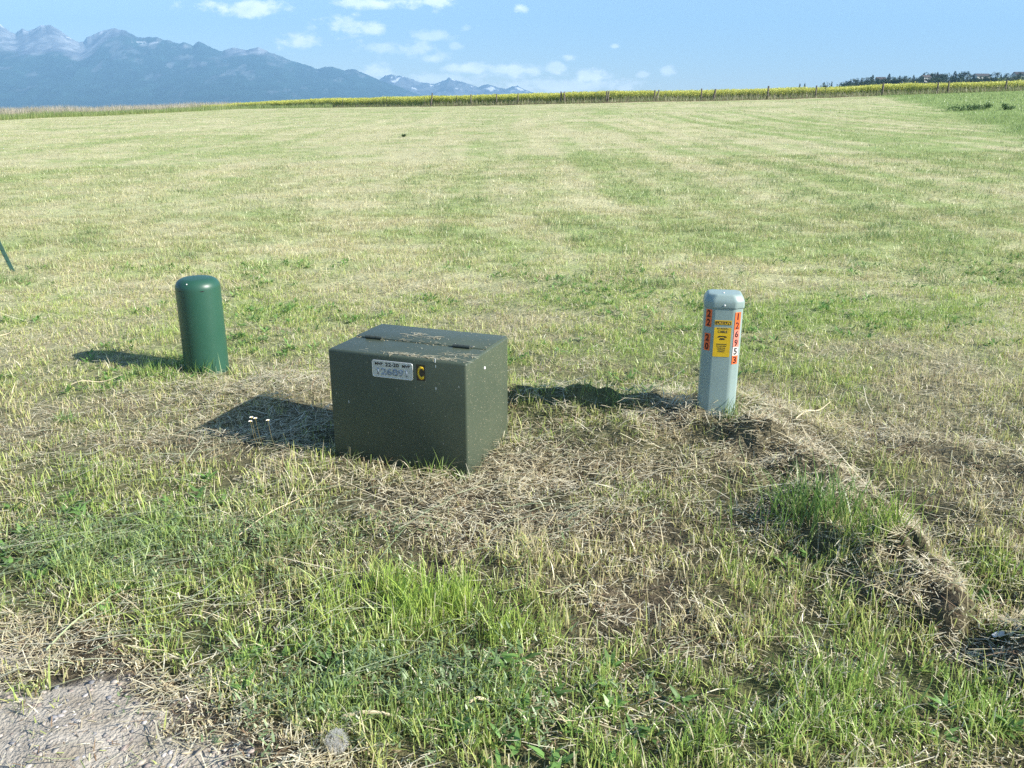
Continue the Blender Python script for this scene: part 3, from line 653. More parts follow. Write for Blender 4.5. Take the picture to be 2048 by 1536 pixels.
# ------------------------------------------------------------------ dark green tube
def tube():
    M = principled('green polyethylene', (.019, .080, .051), .40, .5, 0, (6, .7, (.030, .092, .062)), (40, .03))
    z0 = Z(GPX, GPY); H = .605 - z0; R = .134; rr = .062
    t = thing('green_pedestal', 'dark green round topped plastic cable pedestal standing left of the cabinet', 'cable pedestal', (GPX, GPY, z0))
    prof = [(R * 1.0, -.15), (R, .0), (R, H * .5), (R, H - rr)]
    for i in range(1, 11):
        a = math.pi / 2 * i / 10; prof.append((R - rr + rr * math.cos(a), H - rr + rr * math.sin(a)))
    prof += [((R - rr) * f, H + .007 * (1 - f * f)) for f in (.66, .33)]
    bm = bmesh.new(); n = 64; rings = [[bm.verts.new((r * math.cos(2 * math.pi * i / n), r * math.sin(2 * math.pi * i / n), z)) for i in range(n)] for r, z in prof]
    for A, Bq in zip(rings[:-1], rings[1:]):
        for i in range(n): bm.faces.new((A[i], A[(i + 1) % n], Bq[(i + 1) % n], Bq[i]))
    ap = bm.verts.new((0, 0, H + .008))
    for i in range(n): bm.faces.new((rings[-1][i], rings[-1][(i + 1) % n], ap))
    bm_obj('sleeve', bm, M, t, True, 60)
    view = math.atan2(-GPY, -GPX)
    for da in (-.95, .16):
        a = view + da; bm = bmesh.new(); r2 = R + .0006; K = 6
        top, bot = [], []
        for i in range(K + 1):
            q = a + (i / K - .5) * .105 * 2; e = .0025 * (1 - (2 * i / K - 1) ** 2) + .0006
            top.append(bm.verts.new((r2 * math.cos(q), r2 * math.sin(q), H - rr - .004 + e))); bot.append(bm.verts.new((r2 * math.cos(q), r2 * math.sin(q), H - rr - .004 - e)))
        for i in range(K): bm.faces.new((bot[i], bot[i + 1], top[i + 1], top[i]))
        bm_obj('vent_slot', bm, M_BLACK, t, False)
    a = view - .55; q = math.radians(40); r3 = R - rr + rr * math.cos(q)
    bm = bmesh.new(); bmesh.ops.create_uvsphere(bm, u_segments=10, v_segments=6, radius=.0045, matrix=Matrix.Translation((r3 * math.cos(a), r3 * math.sin(a), H - rr + rr * math.sin(q)))); bm_obj('rivet', bm, M_WHITE, t)
tube()

# ------------------------------------------------------------------ grey green marker pedestal with stickers
def pedestal():
    M = principled('grey green enamel', (.285, .375, .355), .38, .45, 0, (9, .5, (.235, .32, .305)), (50, .03))
    MO = principled('orange vinyl', (.84, .165, .04), .5, .4, 0, (60, .4, (.78, .13, .05)))
    MP = principled('faded pink vinyl', (.85, .27, .19), .5, .4, 0, (60, .5, (.75, .2, .14)))
    MD = principled('dark red print', (.07, .012, .012), .5, .3, 0, (60, .3, (.1, .03, .02)))
    z0 = .10; H = .640
    t = thing('marker_pedestal', 'grey green telephone pedestal with orange numbers and yellow caution sticker', 'cable pedestal', (PPX, PPY, z0), -.17)
    hw, hd, ch, cy = .091, .076, .041, .026                                   # half width, half depth, chamfer; front faces local -y
    def outline(g, zz=0):
        a, b, c = hw * g, hd * g, ch
        return [(-a + c, -b), (a - c, -b), (a, -b + cy), (a, b - c * .5), (a - c * .5, b), (-a + c * .5, b), (-a, b - c * .5), (-a, -b + cy)]
    def loft(rs):
        bm = bmesh.new(); rings = [[bm.verts.new((x, y, z)) for x, y in outline(g)] for g, z in rs]; n = 8
        for A, Bq in zip(rings[:-1], rings[1:]):
            for i in range(n): bm.faces.new((A[i], A[(i + 1) % n], Bq[(i + 1) % n], Bq[i]))
        bm.faces.new(rings[-1]); bm.faces.new(rings[0][::-1]); return bm
    bm = loft([(1.0, -.15), (1.0, H - .05)])
    bmesh.ops.bevel(bm, geom=[e for e in bm.edges if abs(e.verts[0].co.z - e.verts[1].co.z) > .1], offset=.011, segments=8, affect='EDGES', profile=.5); bm_obj('post_body', bm, M, t, True, 30)
    bm = loft([(1.035, H - .055), (1.05, H - .05), (1.05, H - .020), (.86, H + .010)])
    bmesh.ops.bevel(bm, geom=[e for e in bm.edges if max(e.verts[0].co.z, e.verts[1].co.z) > H - .02], offset=.009, segments=6, affect='EDGES', profile=.5); bm_obj('cap', bm, M, t, True, 30)
    bm = bmesh.new(); bmesh.ops.create_uvsphere(bm, u_segments=10, v_segments=6, radius=.005, matrix=Matrix.Translation((0, -hd * 1.05, H - .040)) @ Matrix.Diagonal((1, .6, 1, 1))); bm_obj('rivet', bm, M_WHITE, t)
    bm = bmesh.new(); bmesh.ops.create_uvsphere(bm, u_segments=10, v_segments=6, radius=.005, matrix=Matrix.Translation((-.005, -hd * .35, H + .011)) @ Matrix.Diagonal((1, 1, .6, 1))); bm_obj('rivet', bm, M_WHITE, t)
    up = Vector((0, 0, 1)); cl_ = math.hypot(ch, cy)
    Lx, Rx = Vector((ch / cl_, -cy / cl_, 0)), Vector((ch / cl_, cy / cl_, 0))               # along the left and right chamfer
    Lo = Vector((-hw + ch * .5, -hd + cy * .5, 0)); Ro = Vector((hw - ch * .5, -hd + cy * .5, 0))
    zt0 = H - .055
    def num(d, o, Xv, z, w=.031, h=.0428, mat=MO, ink=MD):
        p = plate('number_sticker', mat, t, o + up * z, Xv, up, w, h, .0012)
        letters(d, 'digit', ink, p, o + up * z, Xv, up, w * .62 if d != '1' else w * .26, h * .80, .0012, .0004, .035 if d != '1' else .0)
        return p
    dz = .0432
    for k, d in ((0, '2'), (1, '2'), (2.75, '2'), (3.75, '0')): num(d, Lo + Lx * .002, Lx, zt0 - .030 - k * dz)
    MW = principled('pale worn vinyl', (.8, .74, .68), .5, .4, 0, (40, .4, (.7, .6, .55)))
    for k, d in enumerate('126953'):
        num(d, Ro - Rx * .004, Rx, zt0 - .040 - k * dz, .031, .0428, MP if k in (2, 3) else MW if k == 4 else MO, M_BLACK if k == 4 else MD)
    # caution sticker on the front face, torn across
    X = Vector((1, 0, 0)); f = Vector((0, -hd, 0)); zc = zt0 - .06; sw = .080
    a = plate('caution_strip', M_YEL, t, f + up * (zc - .010), X, up, sw, .022, .0009)
    plate('black_bar', M_BLACK, a, f + up * (zc - .011), X, up, sw * .92, .0135, .0004, 0, .0009)
    letters('CAUTION', 'lettering', M_YEL, a, f + up * (zc - .0135), X, up, sw * .78, .011, .0013, .0004, .02, (.55, 1))
    p = plate('caution_sticker', M_YEL, t, f + up * (zc - .108), X, up, sw, .146, .0009, .004)
    def ln(txt, z, w, h, cut=None, b=.015): letters(txt, 'lettering', M_BLACK, p, f + up * z, X, up, w, h, .0009, .0004, b, cut)
    zt1 = zc - .035
    ln('BURIED', zt1 - .005, sw * .66, .006, (.38, -1), .03); ln('CABLE', zt1 - .020, sw * .56, .013, None, .03)
    # telephone emblem: handset over a base
    bm = bmesh.new()
    def poly(pts, zz, sc=1):
        vs = [bm.verts.new((x, -hd - .0014, zz + y)) for x, y in pts]; lo = [bm.verts.new((x, -hd - .0005, zz + y)) for x, y in pts]; bm.faces.new(vs)
        for i in range(len(vs)): bm.faces.new((vs[i], lo[i], lo[(i + 1) % len(vs)], vs[(i + 1) % len(vs)]))
    ez = zt1 - .050
    poly([(-.021, .001), (-.021, .005), (-.014, .009), (.014, .009), (.021, .005), (.021, .001), (.012, .001), (.010, .004), (-.010, .004), (-.012, .001)], ez)
    poly([(-.009, -.002), (.009, -.002), (.014, -.010), (-.014, -.010)], ez)
    bmesh.ops.recalc_face_normals(bm, faces=bm.faces); bm_obj('telephone_emblem', bm, M_BLACK, p, False)
    for i, (tx, w) in enumerate((('BEFORE DIGGING', .62), ('IN THIS AREA', .58), ('PLEASE CALL', .5), ('TELEPHONE', .45), ('COMPANY', .4))): ln(tx, zt1 - .083 - i * .0092, sw * w, .0058, None, .01)
pedestal()

# ------------------------------------------------------------------ leaning steel post at the left edge
def steel_post():
    X, Y = hit(27, 545)
    t = thing('steel_post', 'leaning green steel fence post at the left edge of the meadow', 'fence post', (X, Y, Z(X, Y)))
    t.rotation_euler = (0, math.radians(-16), math.radians(8))
    M = principled('green post paint', (.045, .115, .09), .5, .4, 0, (12, .6, (.07, .12, .10)))
    bm = bmesh.new(); box_bm(bm, -.019, .019, -.0022, .0022, -.2, 1.25); box_bm(bm, -.0022, .0022, .0022, .030, -.2, 1.25); bm_obj('t_bar', bm, M, t, False)
    for i in range(20):
        bm = bmesh.new(); box_bm(bm, -.009, .009, -.0075, -.0022, .12 + i * .055, .135 + i * .055); bm_obj('stud', bm, M, t, False)
steel_post()

# ------------------------------------------------------------------ small finds in the grass
def finds():
    # fluffy seed head
    X, Y = hit(676, 1512); z = Z(X, Y)
    t = thing('seed_head', 'round white fluffy seed head low in the foreground grass', 'seed head', (X, Y, z))
    B = Blades(); B.add(np.array([[0, 0, -.01]]), np.array([.05]), np.array([.004]), np.array([.1]), np.array([.5]), np.array([0.]), np.array([.1]), C(.25, .3, .15)[None], C(.35, .36, .2)[None], 3)
    o = link('stem', B.mesh('stem', M_BLADE), t)
    B = Blades(); n = 130; ph = U(n, 0, 6.283); ct = U(n, -.75, 1); th = np.arccos(ct); R = .022
    c = np.tile(C(.62, .60, .56), (n, 1)); B.add(np.tile([[0, 0, .046]], (n, 1)), np.full(n, R), np.full(n, .0005), th, ph, ph + 1.57, np.zeros(n), c, c, 1, .8)
    tip = np.column_stack([np.sin(th) * np.cos(ph), np.sin(th) * np.sin(ph), np.cos(th)]) * R + [0, 0, .046]
    for k in range(9):
        th2 = th + RNG.normal(0, .75, n); c = np.tile(C(.66, .65, .62), (n, 1)); ph2 = ph + RNG.normal(0, .9, n)
        B.add(tip, np.full(n, .012), np.full(n, .0007), th2, ph2, U(n, 0, 6.28), np.zeros(n), c, c, 1, .6)
    link('seed_tuft', B.mesh('seed_tuft', leafmat('seed fluff', .5, 0)), t)
    # small white flowers in the cabinet's shadow
    MW = principled('white petal', (.85, .82, .78), .6, .2, 0, (200, .3, (.8, .7, .66))); MS = principled('brown stem', (.16, .14, .07), .7, .2, 0, (60, .4, (.1, .12, .05))); MC = principled('yellow floret', (.7, .5, .1), .6, .2, 0, (200, .3, (.6, .4, .08)))
    for lab, px, py in (('small white flower, upper left of the trio in the cabinet shadow', 503, 834), ('small white flower, lowest of the trio in the cabinet shadow', 501, 842), ('small white flower, right hand one of the trio in the cabinet shadow', 511, 836), ('small white flower apart from the trio, nearer the cabinet', 536, 840)):
        zz = .17; x, y = at_z(px, py, zz + .005); t = thing('small_flower', lab, 'flower', (x, y, 0), 0, 'white flowers in the cabinet shadow')
        g = Z(x + .015, y + .05)
        bm = bmesh.new(); a, b = Vector((.015, .05, g - .01)), Vector((0, 0, zz)); rings = []
        for i in range(5):
            f = i / 4; p = a.lerp(b, f) + Vector((0, -.015 * math.sin(f * 3.14), 0)); rings.append([bm.verts.new(p + Vector((.0011 * math.cos(k * 1.571), .0011 * math.sin(k * 1.571), 0))) for k in range(4)])
        for A, Bq in zip(rings[:-1], rings[1:]):
            for k in range(4): bm.faces.new((A[k], A[(k + 1) % 4], Bq[(k + 1) % 4], Bq[k]))
        bm_obj('stem', bm, MS, t)
        bm = bmesh.new(); n = 9
        for k in range(n):
            a0 = k * 6.283 / n; ax = Vector((math.cos(a0), math.sin(a0) * .8 - .1, .45)).normalized(); sd = Vector((-math.sin(a0), math.cos(a0), 0)); o = Vector((0, 0, zz))
            pr = [(0, .0012), (.006, .0036), (.0105, .0026)]; up_ = [bm.verts.new(o + ax * d + sd * w) for d, w in pr]; dn = [bm.verts.new(o + ax * d - sd * w) for d, w in pr]
            for i in range(2): bm.faces.new((dn[i], dn[i + 1], up_[i + 1], up_[i]))
        bm_obj('petals', bm, MW, t)
        bm = bmesh.new(); bmesh.ops.create_uvsphere(bm, u_segments=8, v_segments=6, radius=.0034, matrix=Matrix.Translation((0, -.001, zz + .0025))); bm_obj('flower_centre', bm, MC, t)
    # pale dry stalks
    for lab, x0, y0, x1, y1, r in (('thick pale dry stalk lying in the foreground near the seed head', 690, 1447, 872, 1458, .0055), ('short pale dry stalk right of the thick one in the foreground', 935, 1424, 1000, 1418, .0055),
                                   ('long bleached straw lying right of the grey marker post', 1590, 850, 1660, 815, .004), ('long pale straw crossing the grass right of the tall green patch', 1030, 875, 1105, 868, .003),
                                   ('long thin straw lying diagonally in front of the cabinet shadow', 478, 1085, 668, 960, .0026), ('long thin straw lying left of the cabinet shadow', 140, 780, 245, 762, .003), ('long pale straw at the far left edge of the meadow', -20, 695, 35, 660, .0035),
                                   ('bundle of grey green cut grass lying near the road edge', 90, 1320, 330, 1115, .004)):
        ax, ay = hit(x0, y0); bx, by = hit(x1, y1); t = thing('dry_stalk', lab, 'dry stalk', (ax, ay, 0), 0, 'single dry stalks on the grass')
        bm = bmesh.new(); rings = []; n = 10
        for i in range(n + 1):
            f = i / n; x, y = lerp(ax, bx, f), lerp(ay, by, f); jit = .012 * math.sin(f * 5 + x0)
            p = Vector((x - ax + jit * .5, y - ay + jit, lerp(Z(ax, ay), Z(bx, by), f) + .03 + .012 * math.sin(f * 7))); q = r * (1 - .45 * f)
            rings.append([bm.verts.new(p + Vector((0, q * math.cos(k * 1.2566), q * math.sin(k * 1.2566)))) for k in range(5)])
        for A, Bq in zip(rings[:-1], rings[1:]):
            for k in range(5): bm.faces.new((A[k], A[(k + 1) % 5], Bq[(k + 1) % 5], Bq[k]))
        bm.faces.new(rings[0]); bm.faces.new(rings[-1][::-1]); bmesh.ops.recalc_face_normals(bm, faces=bm.faces)
        gcol = 'bundle' in lab
        bm_obj('stalk', bm, principled('dry stalk', (.36, .42, .25) if gcol else (.62, .54, .38), .6, .3, 0, (40, .6, (.3, .36, .2) if gcol else (.5, .4, .25))), t)
    # white scrap
    X, Y = hit(1995, 1280); t = thing('paper_scrap', 'small white scrap lying on the soil clods at the right edge', 'scrap', (X, Y, Z(X, Y) + .012), .2)
    bm = bmesh.new(); v = [bm.verts.new(p) for p in ((-.02, -.006, 0), (.018, -.008, .006), (.022, .006, .012), (-.004, .009, .009), (-.022, .005, .003))]; bm.faces.new(v)
    r = bmesh.ops.extrude_face_region(bm, geom=bm.faces[:])
    for w in [g for g in r['geom'] if isinstance(g, bmesh.types.BMVert)]: w.co.z += .0012
    bm_obj('scrap', bm, M_WHITE, t, False)
finds()

# ------------------------------------------------------------------ far edge: canola, tall grass, fence posts, thistles
def canola():
    B = Blades()
    n = 60000; u = U(n, -.345, .85); fy = fence_y(u); dpt = U(n) ** 1.6 * 16 + 1.6; y = fy + dpt; x = u * y
    edge = sst(-.345, -.25, u); k = U(n) < (.25 + .75 * edge); x, y, u = x[k], y[k], u[k]; n = len(x)
    z = zt(x, y); h = (1.02 + .16 * (fbm(x / 3, y / 3, 5) - .5) * 2 + RNG.normal(0, .06, n)) * lerp(.62, 1.0, sst(-.345, -.2, u)); h = h * lerp(1, .92, sst(.1, .4, u))
    P = np.column_stack([x, y, z - .02]); gc = lerp(C(.36, .46, .16), C(.46, .50, .25), fbm(x / 4, y / 4, 9)[:, None]) * (1 + U(n, -.3, .3))[:, None]
    B.add(P, h * .95, U(n, .012, .03), np.abs(RNG.normal(0, .07, n)), U(n, 0, 6.28), U(n, -.4, .4), RNG.normal(0, .05, n), gc * .9, gc, 2)
    for i in range(5):
        a = U(n, 0, 6.28); f = U(n, .1, .72); B.add(P + np.column_stack([np.zeros(n), np.zeros(n), h * f]), U(n, .15, .32), U(n, .05, .10), U(n, .4, 1.3), a, a + 1.57, U(n, 0, .8), gc, gc, 1)
    yc = C(.82, .78, .17)
    for i in range(11):
        f = 1 - .44 * U(n) ** 1.3; q = np.column_stack([RNG.normal(0, .09, n), RNG.normal(0, .09, n), h * f]); s = U(n, .02, .05)
        c = yc * (1 + U(n, -.3, .15))[:, None]; k = U(n) < .4; c[k] = C(.58, .64, .2)
        a, b = U(n, 0, 6.28), U(n, -.8, .8); T = np.stack([P + q + np.column_stack([np.cos(a + o) * s, np.sin(a + o) * s * .6, s * np.sin(a * 2 + o + b)]) for o in (0, 2.1, 4.2)], 1)
        B.tris(T, c)
    o = link('canola_crop', B.mesh('canola_crop', M_BLADE)); tag(o, 'dense yellow flowering canola crop behind the fence', 'canola', kind='stuff')
canola()

def tall_grass():
    B = Blades()
    def band(n, u0, u1, d0, d1, h0, h1, cols, w=(.012, .03)):
        u = U(n, u0, u1); y = fence_y(u) + U(n, d0, d1); x = u * y; z = zt(x, y); h = U(n, h0, h1) * (.7 + .6 * fbm(x / 2.5, y / 2.5, 15, 2))
        c = cols[RNG.integers(0, len(cols), n)] * (1 + U(n, -.2, .2))[:, None]
        B.add(np.column_stack([x, y, z - .02]), h, U(n, *w), np.abs(RNG.normal(0, .15, n)), U(n, 0, 6.28), U(n, -.6, .6), U(n, 0, .5), lerp(c, C(.3, .32, .14), .35), c, 2)
    dry = np.array([(.68, .58, .48), (.60, .53, .40), (.72, .62, .54), (.52, .52, .32)]); gr = np.array([(.26, .38, .11), (.34, .43, .14), (.42, .45, .22)])
    band(46000, -.95, -.30, 2, 16, .6, 1.15, dry); band(9000, -.36, -.22, 1.5, 7, .4, .8, np.vstack([dry[:2], gr]))
    band(26000, -.95, -.2, -1.2, 3, .25, .6, gr); band(5000, -.5, -.34, -1, 4, .3, .6, gr)
    band(26000, -.28, .8, -.3, 2.0, .12, .42, np.array([(.20, .29, .09), (.26, .35, .12), (.40, .36, .20), (.17, .13, .09)]))
    band(4500, -.1, .8, .0, 1.2, .3, .75, np.array([(.45, .38, .26), (.25, .28, .1)]))
    o = link('tall_grass', B.mesh('tall_grass', M_BLADE)); tag(o, 'tall dry and green grass along the far edge of the meadow', 'tall grass', kind='stuff')
    # low dark soil bank that the fence stands on
    u = np.linspace(-.24, .42, 240); prof = [(-.4, -.05), (-.15, .05), (.15, .09), (.5, .07), (.9, -.05)]
    V = []
    for d, hh in prof:
        y = fence_y(u) + d; x = u * y; V.append(np.column_stack([x, y, zt(x, y) + hh * (.45 + .9 * fbm(x / 1.2, y / 1.2, 33, 2)) * sst(-.24, -.15, u) * sst(.42, .36, u) - .01]))
    n = len(u); V = np.vstack(V); a = (np.arange(len(prof) - 1)[:, None] * n + np.arange(n - 1)[None]).ravel(); F = np.column_stack([a, a + 1, a + n + 1, a + n])
    o = link('soil_bank', new_mesh('soil_bank', V, F, None, principled('dark bank soil', (.12, .09, .06), .95, .1, 0, (2, .7, (.2, .17, .09)), (6, .6)), True)); tag(o, 'low dark soil bank under the far fence', kind='structure')
tall_grass()

def posts():
    MWd = principled('weathered wood', (.085, .07, .06), .9, .15, 0, (5, .7, (.28, .25, .21)), (14, .5)); MSt = principled('rusty steel', (.07, .065, .06), .7, .3, 0, (8, .5, (.12, .08, .06)))
    L = [(477, 203, 0, .6), (615, 204, 0, .6), (686, 199, 0, .7), (774, 195, 0, .6), (849, 192, -6, .7), (865, 186, 9, 1.1), (913, 191, -4, .7), (942, 189, 0, .9), (993, 188, 0, 1), (1036, 186, 0, .9), (1122, 183, 0, 1.3), (1128, 183.5, -3, 1.3),
         (1213, 182, 2, 1.2), (1217, 182.5, 4, 1.1), (1309, 180, 3, 1.1), (1317, 179, 16, 1.0), (1402, 177, 0, 1.1), (1430, 177.5, 12, 1.5), (1535, 172, 2, 1.4), (1631, 171, 2, 1.2), (1650, 170, 5, .8), (1764, 166, 0, 1.5), (1874, 165, 2, 1.2), (1895, 162, 0, 1.1), (2011, 160, 5, 1.2), (2033, 159, 2, .8)]
    ords = 'first second third fourth fifth sixth seventh eighth ninth tenth eleventh twelfth thirteenth fourteenth fifteenth sixteenth seventeenth eighteenth nineteenth twentieth twenty-first twenty-second twenty-third twenty-fourth twenty-fifth twenty-sixth'.split()
    for i, (px, top, lean, th) in enumerate(L):
        u = (px - 1024) / FPX * CP; fy = float(fence_y(u)) + .25; b = px - math.tan(math.radians(lean)) * 22
        base = float(np.interp(b, [f[0] for f in FENCE], [f[1] for f in FENCE])); x, y, zz = at_y(b, base, fy); zg = Z(x, y); zt_ = at_y(px, top, fy)[2]; h = max(zt_ - zg, .55)
        steel = th < .85; k = 4 if steel else 9; r = .038 * th if steel else .066 * th
        adj = 'leaning' if abs(lean) >= 9 else 'slightly tilted' if abs(lean) > 3 else 'upright'
        lab = f"{adj} {'thin steel' if steel else 'weathered wooden'} fence post by the canola, {ords[i]} from the left"
        bm = bmesh.new(); rings = []
        for f in (-.25, 0, .35, .7, .97, 1):
            q = r * (1.06 - .16 * f + random.uniform(-.05, .05)) * (.72 if f == 1 else 1)
            rings.append([bm.verts.new((q * math.cos(j * 6.283 / k + .4) + random.uniform(-.004, .004), q * math.sin(j * 6.283 / k + .4), h * f + (.02 * math.sin(j * 2.1) if f == 1 else 0))) for j in range(k)])
        for A, Bq in zip(rings[:-1], rings[1:]):
            for j in range(k): bm.faces.new((A[j], A[(j + 1) % k], Bq[(j + 1) % k], Bq[j]))
        bm.faces.new(rings[-1]); bm.faces.new(rings[0][::-1])
        o = bm_obj('fence_post', bm, MSt if steel else MWd, None); o.location = (x, y, zg); o.rotation_euler = (0, math.radians(lean), 0)
        tag(o, lab, 'fence post', 'fence posts along the canola field')
posts()

def thistles():
    T = [('largest dark leafy thistle clump in the green strip', 1922, 222, .62, 1.15, 6), ('bushy dark thistle just right of the largest clump', 1958, 219, .42, .7, 4), ('upright dark thistle standing second right of the clump', 1976, 217, .55, .35, 3),
         ('small dark thistle in the middle of the green strip', 2004, 216, .38, .35, 2), ('pale low thistle further right in the green strip', 2019, 220, .35, .5, 3), ('small dark weed by itself in the middle of the mown field', 805, 274, .09, .10, 1)]
    for lab, px, py, h, w, ns in T:
        X, Y = hit(px, py); t = thing('thistle', lab, 'thistle', (X, Y, Z(X, Y)), 0, 'dark weeds standing in the field'); h *= .72; w *= 1.25
        Bs, Bl = Blades(), Blades(); n = ns
        x = U(n, -.5, .5) * w; hh = h * U(n, .55, 1.05); hh[0] = h; az = U(n, 0, 6.28); tl = U(n, 0, .3); P = np.column_stack([x, U(n, -.2, .2) * w, np.full(n, -.03)]); c = np.tile(C(.06, .10, .04), (n, 1))
        ps = U(n, -.4, .4)
        for q in range(n): Bs = Blades(); e = slice(q, q + 1); Bs.add(P[e], hh[e], np.full(1, .014), tl[e], az[e], ps[e], np.zeros(1), c[e], c[e], 2, .5); link('stem', Bs.mesh('stem', M_BLADE), t)
        m = 70 * n; i = RNG.integers(0, n, m); q = np.column_stack([x[i] + RNG.normal(0, .17, m) * w, RNG.normal(0, .15, m) * w, hh[i] * U(m, .02, .9) ** 1.2]); a = U(m, 0, 6.28); f = q[:, 2] / h
        cc = C(.085, .155, .065) * (1 + U(m, -.4, .5))[:, None]; Bl.add(q, U(m, .07, .22) * (1.2 - .6 * f), U(m, .025, .06), U(m, .5, 1.5), a, a + 1.57, U(m, -.2, .7), cc, cc, 2); link('leaves', Bl.mesh('leaves', M_BLADE), t)
thistles()

# ------------------------------------------------------------------ far hill with trees and houses
HY = 1100.0
_hp = [(1560, 204), (1640, 192), (1690, 178), (1740, 170), (1800, 167), (1850, 165), (1900, 164), (1960, 158), (2000, 156), (2048, 154), (2120, 152), (2250, 154), (2450, 168), (2700, 202)]
HXU = np.array([at_y(p, q, HY)[0] / HY for p, q in _hp]); HZZ = np.array([at_y(p, q, HY)[2] for p, q in _hp])
def hillz(x, y):
    u = np.asarray(x) / np.asarray(y); p = np.interp(u, HXU, HZZ)
    return lerp(-17., p * (1 + .0 * y), sst(650, HY, np.asarray(y, float)) * sst(2300, 1250, np.asarray(y, float)))
def hill():
    u = np.linspace(HXU[0], HXU[-1], 120); y = np.linspace(650, 2300, 60); Ug, Yg = np.meshgrid(u, y); yy = Yg.ravel(); x = Ug.ravel() * yy
    z = hillz(x, yy) + 1.5 * (fbm(x / 40, yy / 40, 3) - .5); n = len(u); a = (np.arange(len(y) - 1)[:, None] * n + np.arange(n - 1)[None]).ravel()
    F = np.column_stack([a, a + 1, a + n + 1, a + n]); o = link('hill', new_mesh('hill', np.column_stack([x, yy, z]), F, None, principled('hill pasture', (.15, .19, .07), .95, .1, 0, (.02, .8, (.07, .11, .05))), True)); tag(o, 'low wooded hill on the right horizon', kind='structure')
hill()
def crown(kind, seed):
    r = np.random.default_rng(seed); n = 420; B = Blades(); f = r.uniform(0, 1, n)
    lob = r.uniform(-1, 1, (14, 3)) * [.30, .30, .30] * [1, 1, .9] + [0, 0, .53]; lr = r.uniform(.13, .20, 14)
    if kind == 'conifer':
        zc = .10 + .88 * f; rad = .22 * (1 - f) ** .85 * (.65 + .5 * np.abs(np.sin(f * 17 + seed))) + .01; a = r.uniform(0, 6.283, n); rr = rad * np.sqrt(r.uniform(.15, 1, n)); p = np.column_stack([rr * np.cos(a), rr * np.sin(a), zc - .25 * rr]); s = .055 * (1.15 - .6 * f)
    else:
        i = r.integers(0, 14, n); d = r.normal(0, 1, (n, 3)); d /= np.linalg.norm(d, axis=1)[:, None]; p = lob[i] + d * (lr[i] * r.uniform(.5, 1, n) ** .4)[:, None]; s = np.full(n, .055)
    e = r.normal(0, 1, (n, 3, 3)); T = p[:, None] + e * s[:, None, None] * .75
    base = C(.028, .052, .03) if kind == 'conifer' else C(.042, .07, .035)
    B.tris(T, base * (1 + r.uniform(-.4, .5, n))[:, None]); return B.mesh('crown', M_LEAF)
def trunk_mesh(M):
    bm = bmesh.new(); rings = []
    for z, q in ((-.04, .030), (.15, .024), (.45, .017), (.8, .006)): rings.append([bm.verts.new((q * math.cos(k), q * math.sin(k), z)) for k in (0, 1.05, 2.1, 3.14, 4.19, 5.24)])
    for A, Bq in zip(rings[:-1], rings[1:]):
        for k in range(6): bm.faces.new((A[k], A[(k + 1) % 6], Bq[(k + 1) % 6], Bq[k]))
    me = bpy.data.meshes.new('trunk'); bm.to_mesh(me); bm.free(); me.materials.append(M); return me
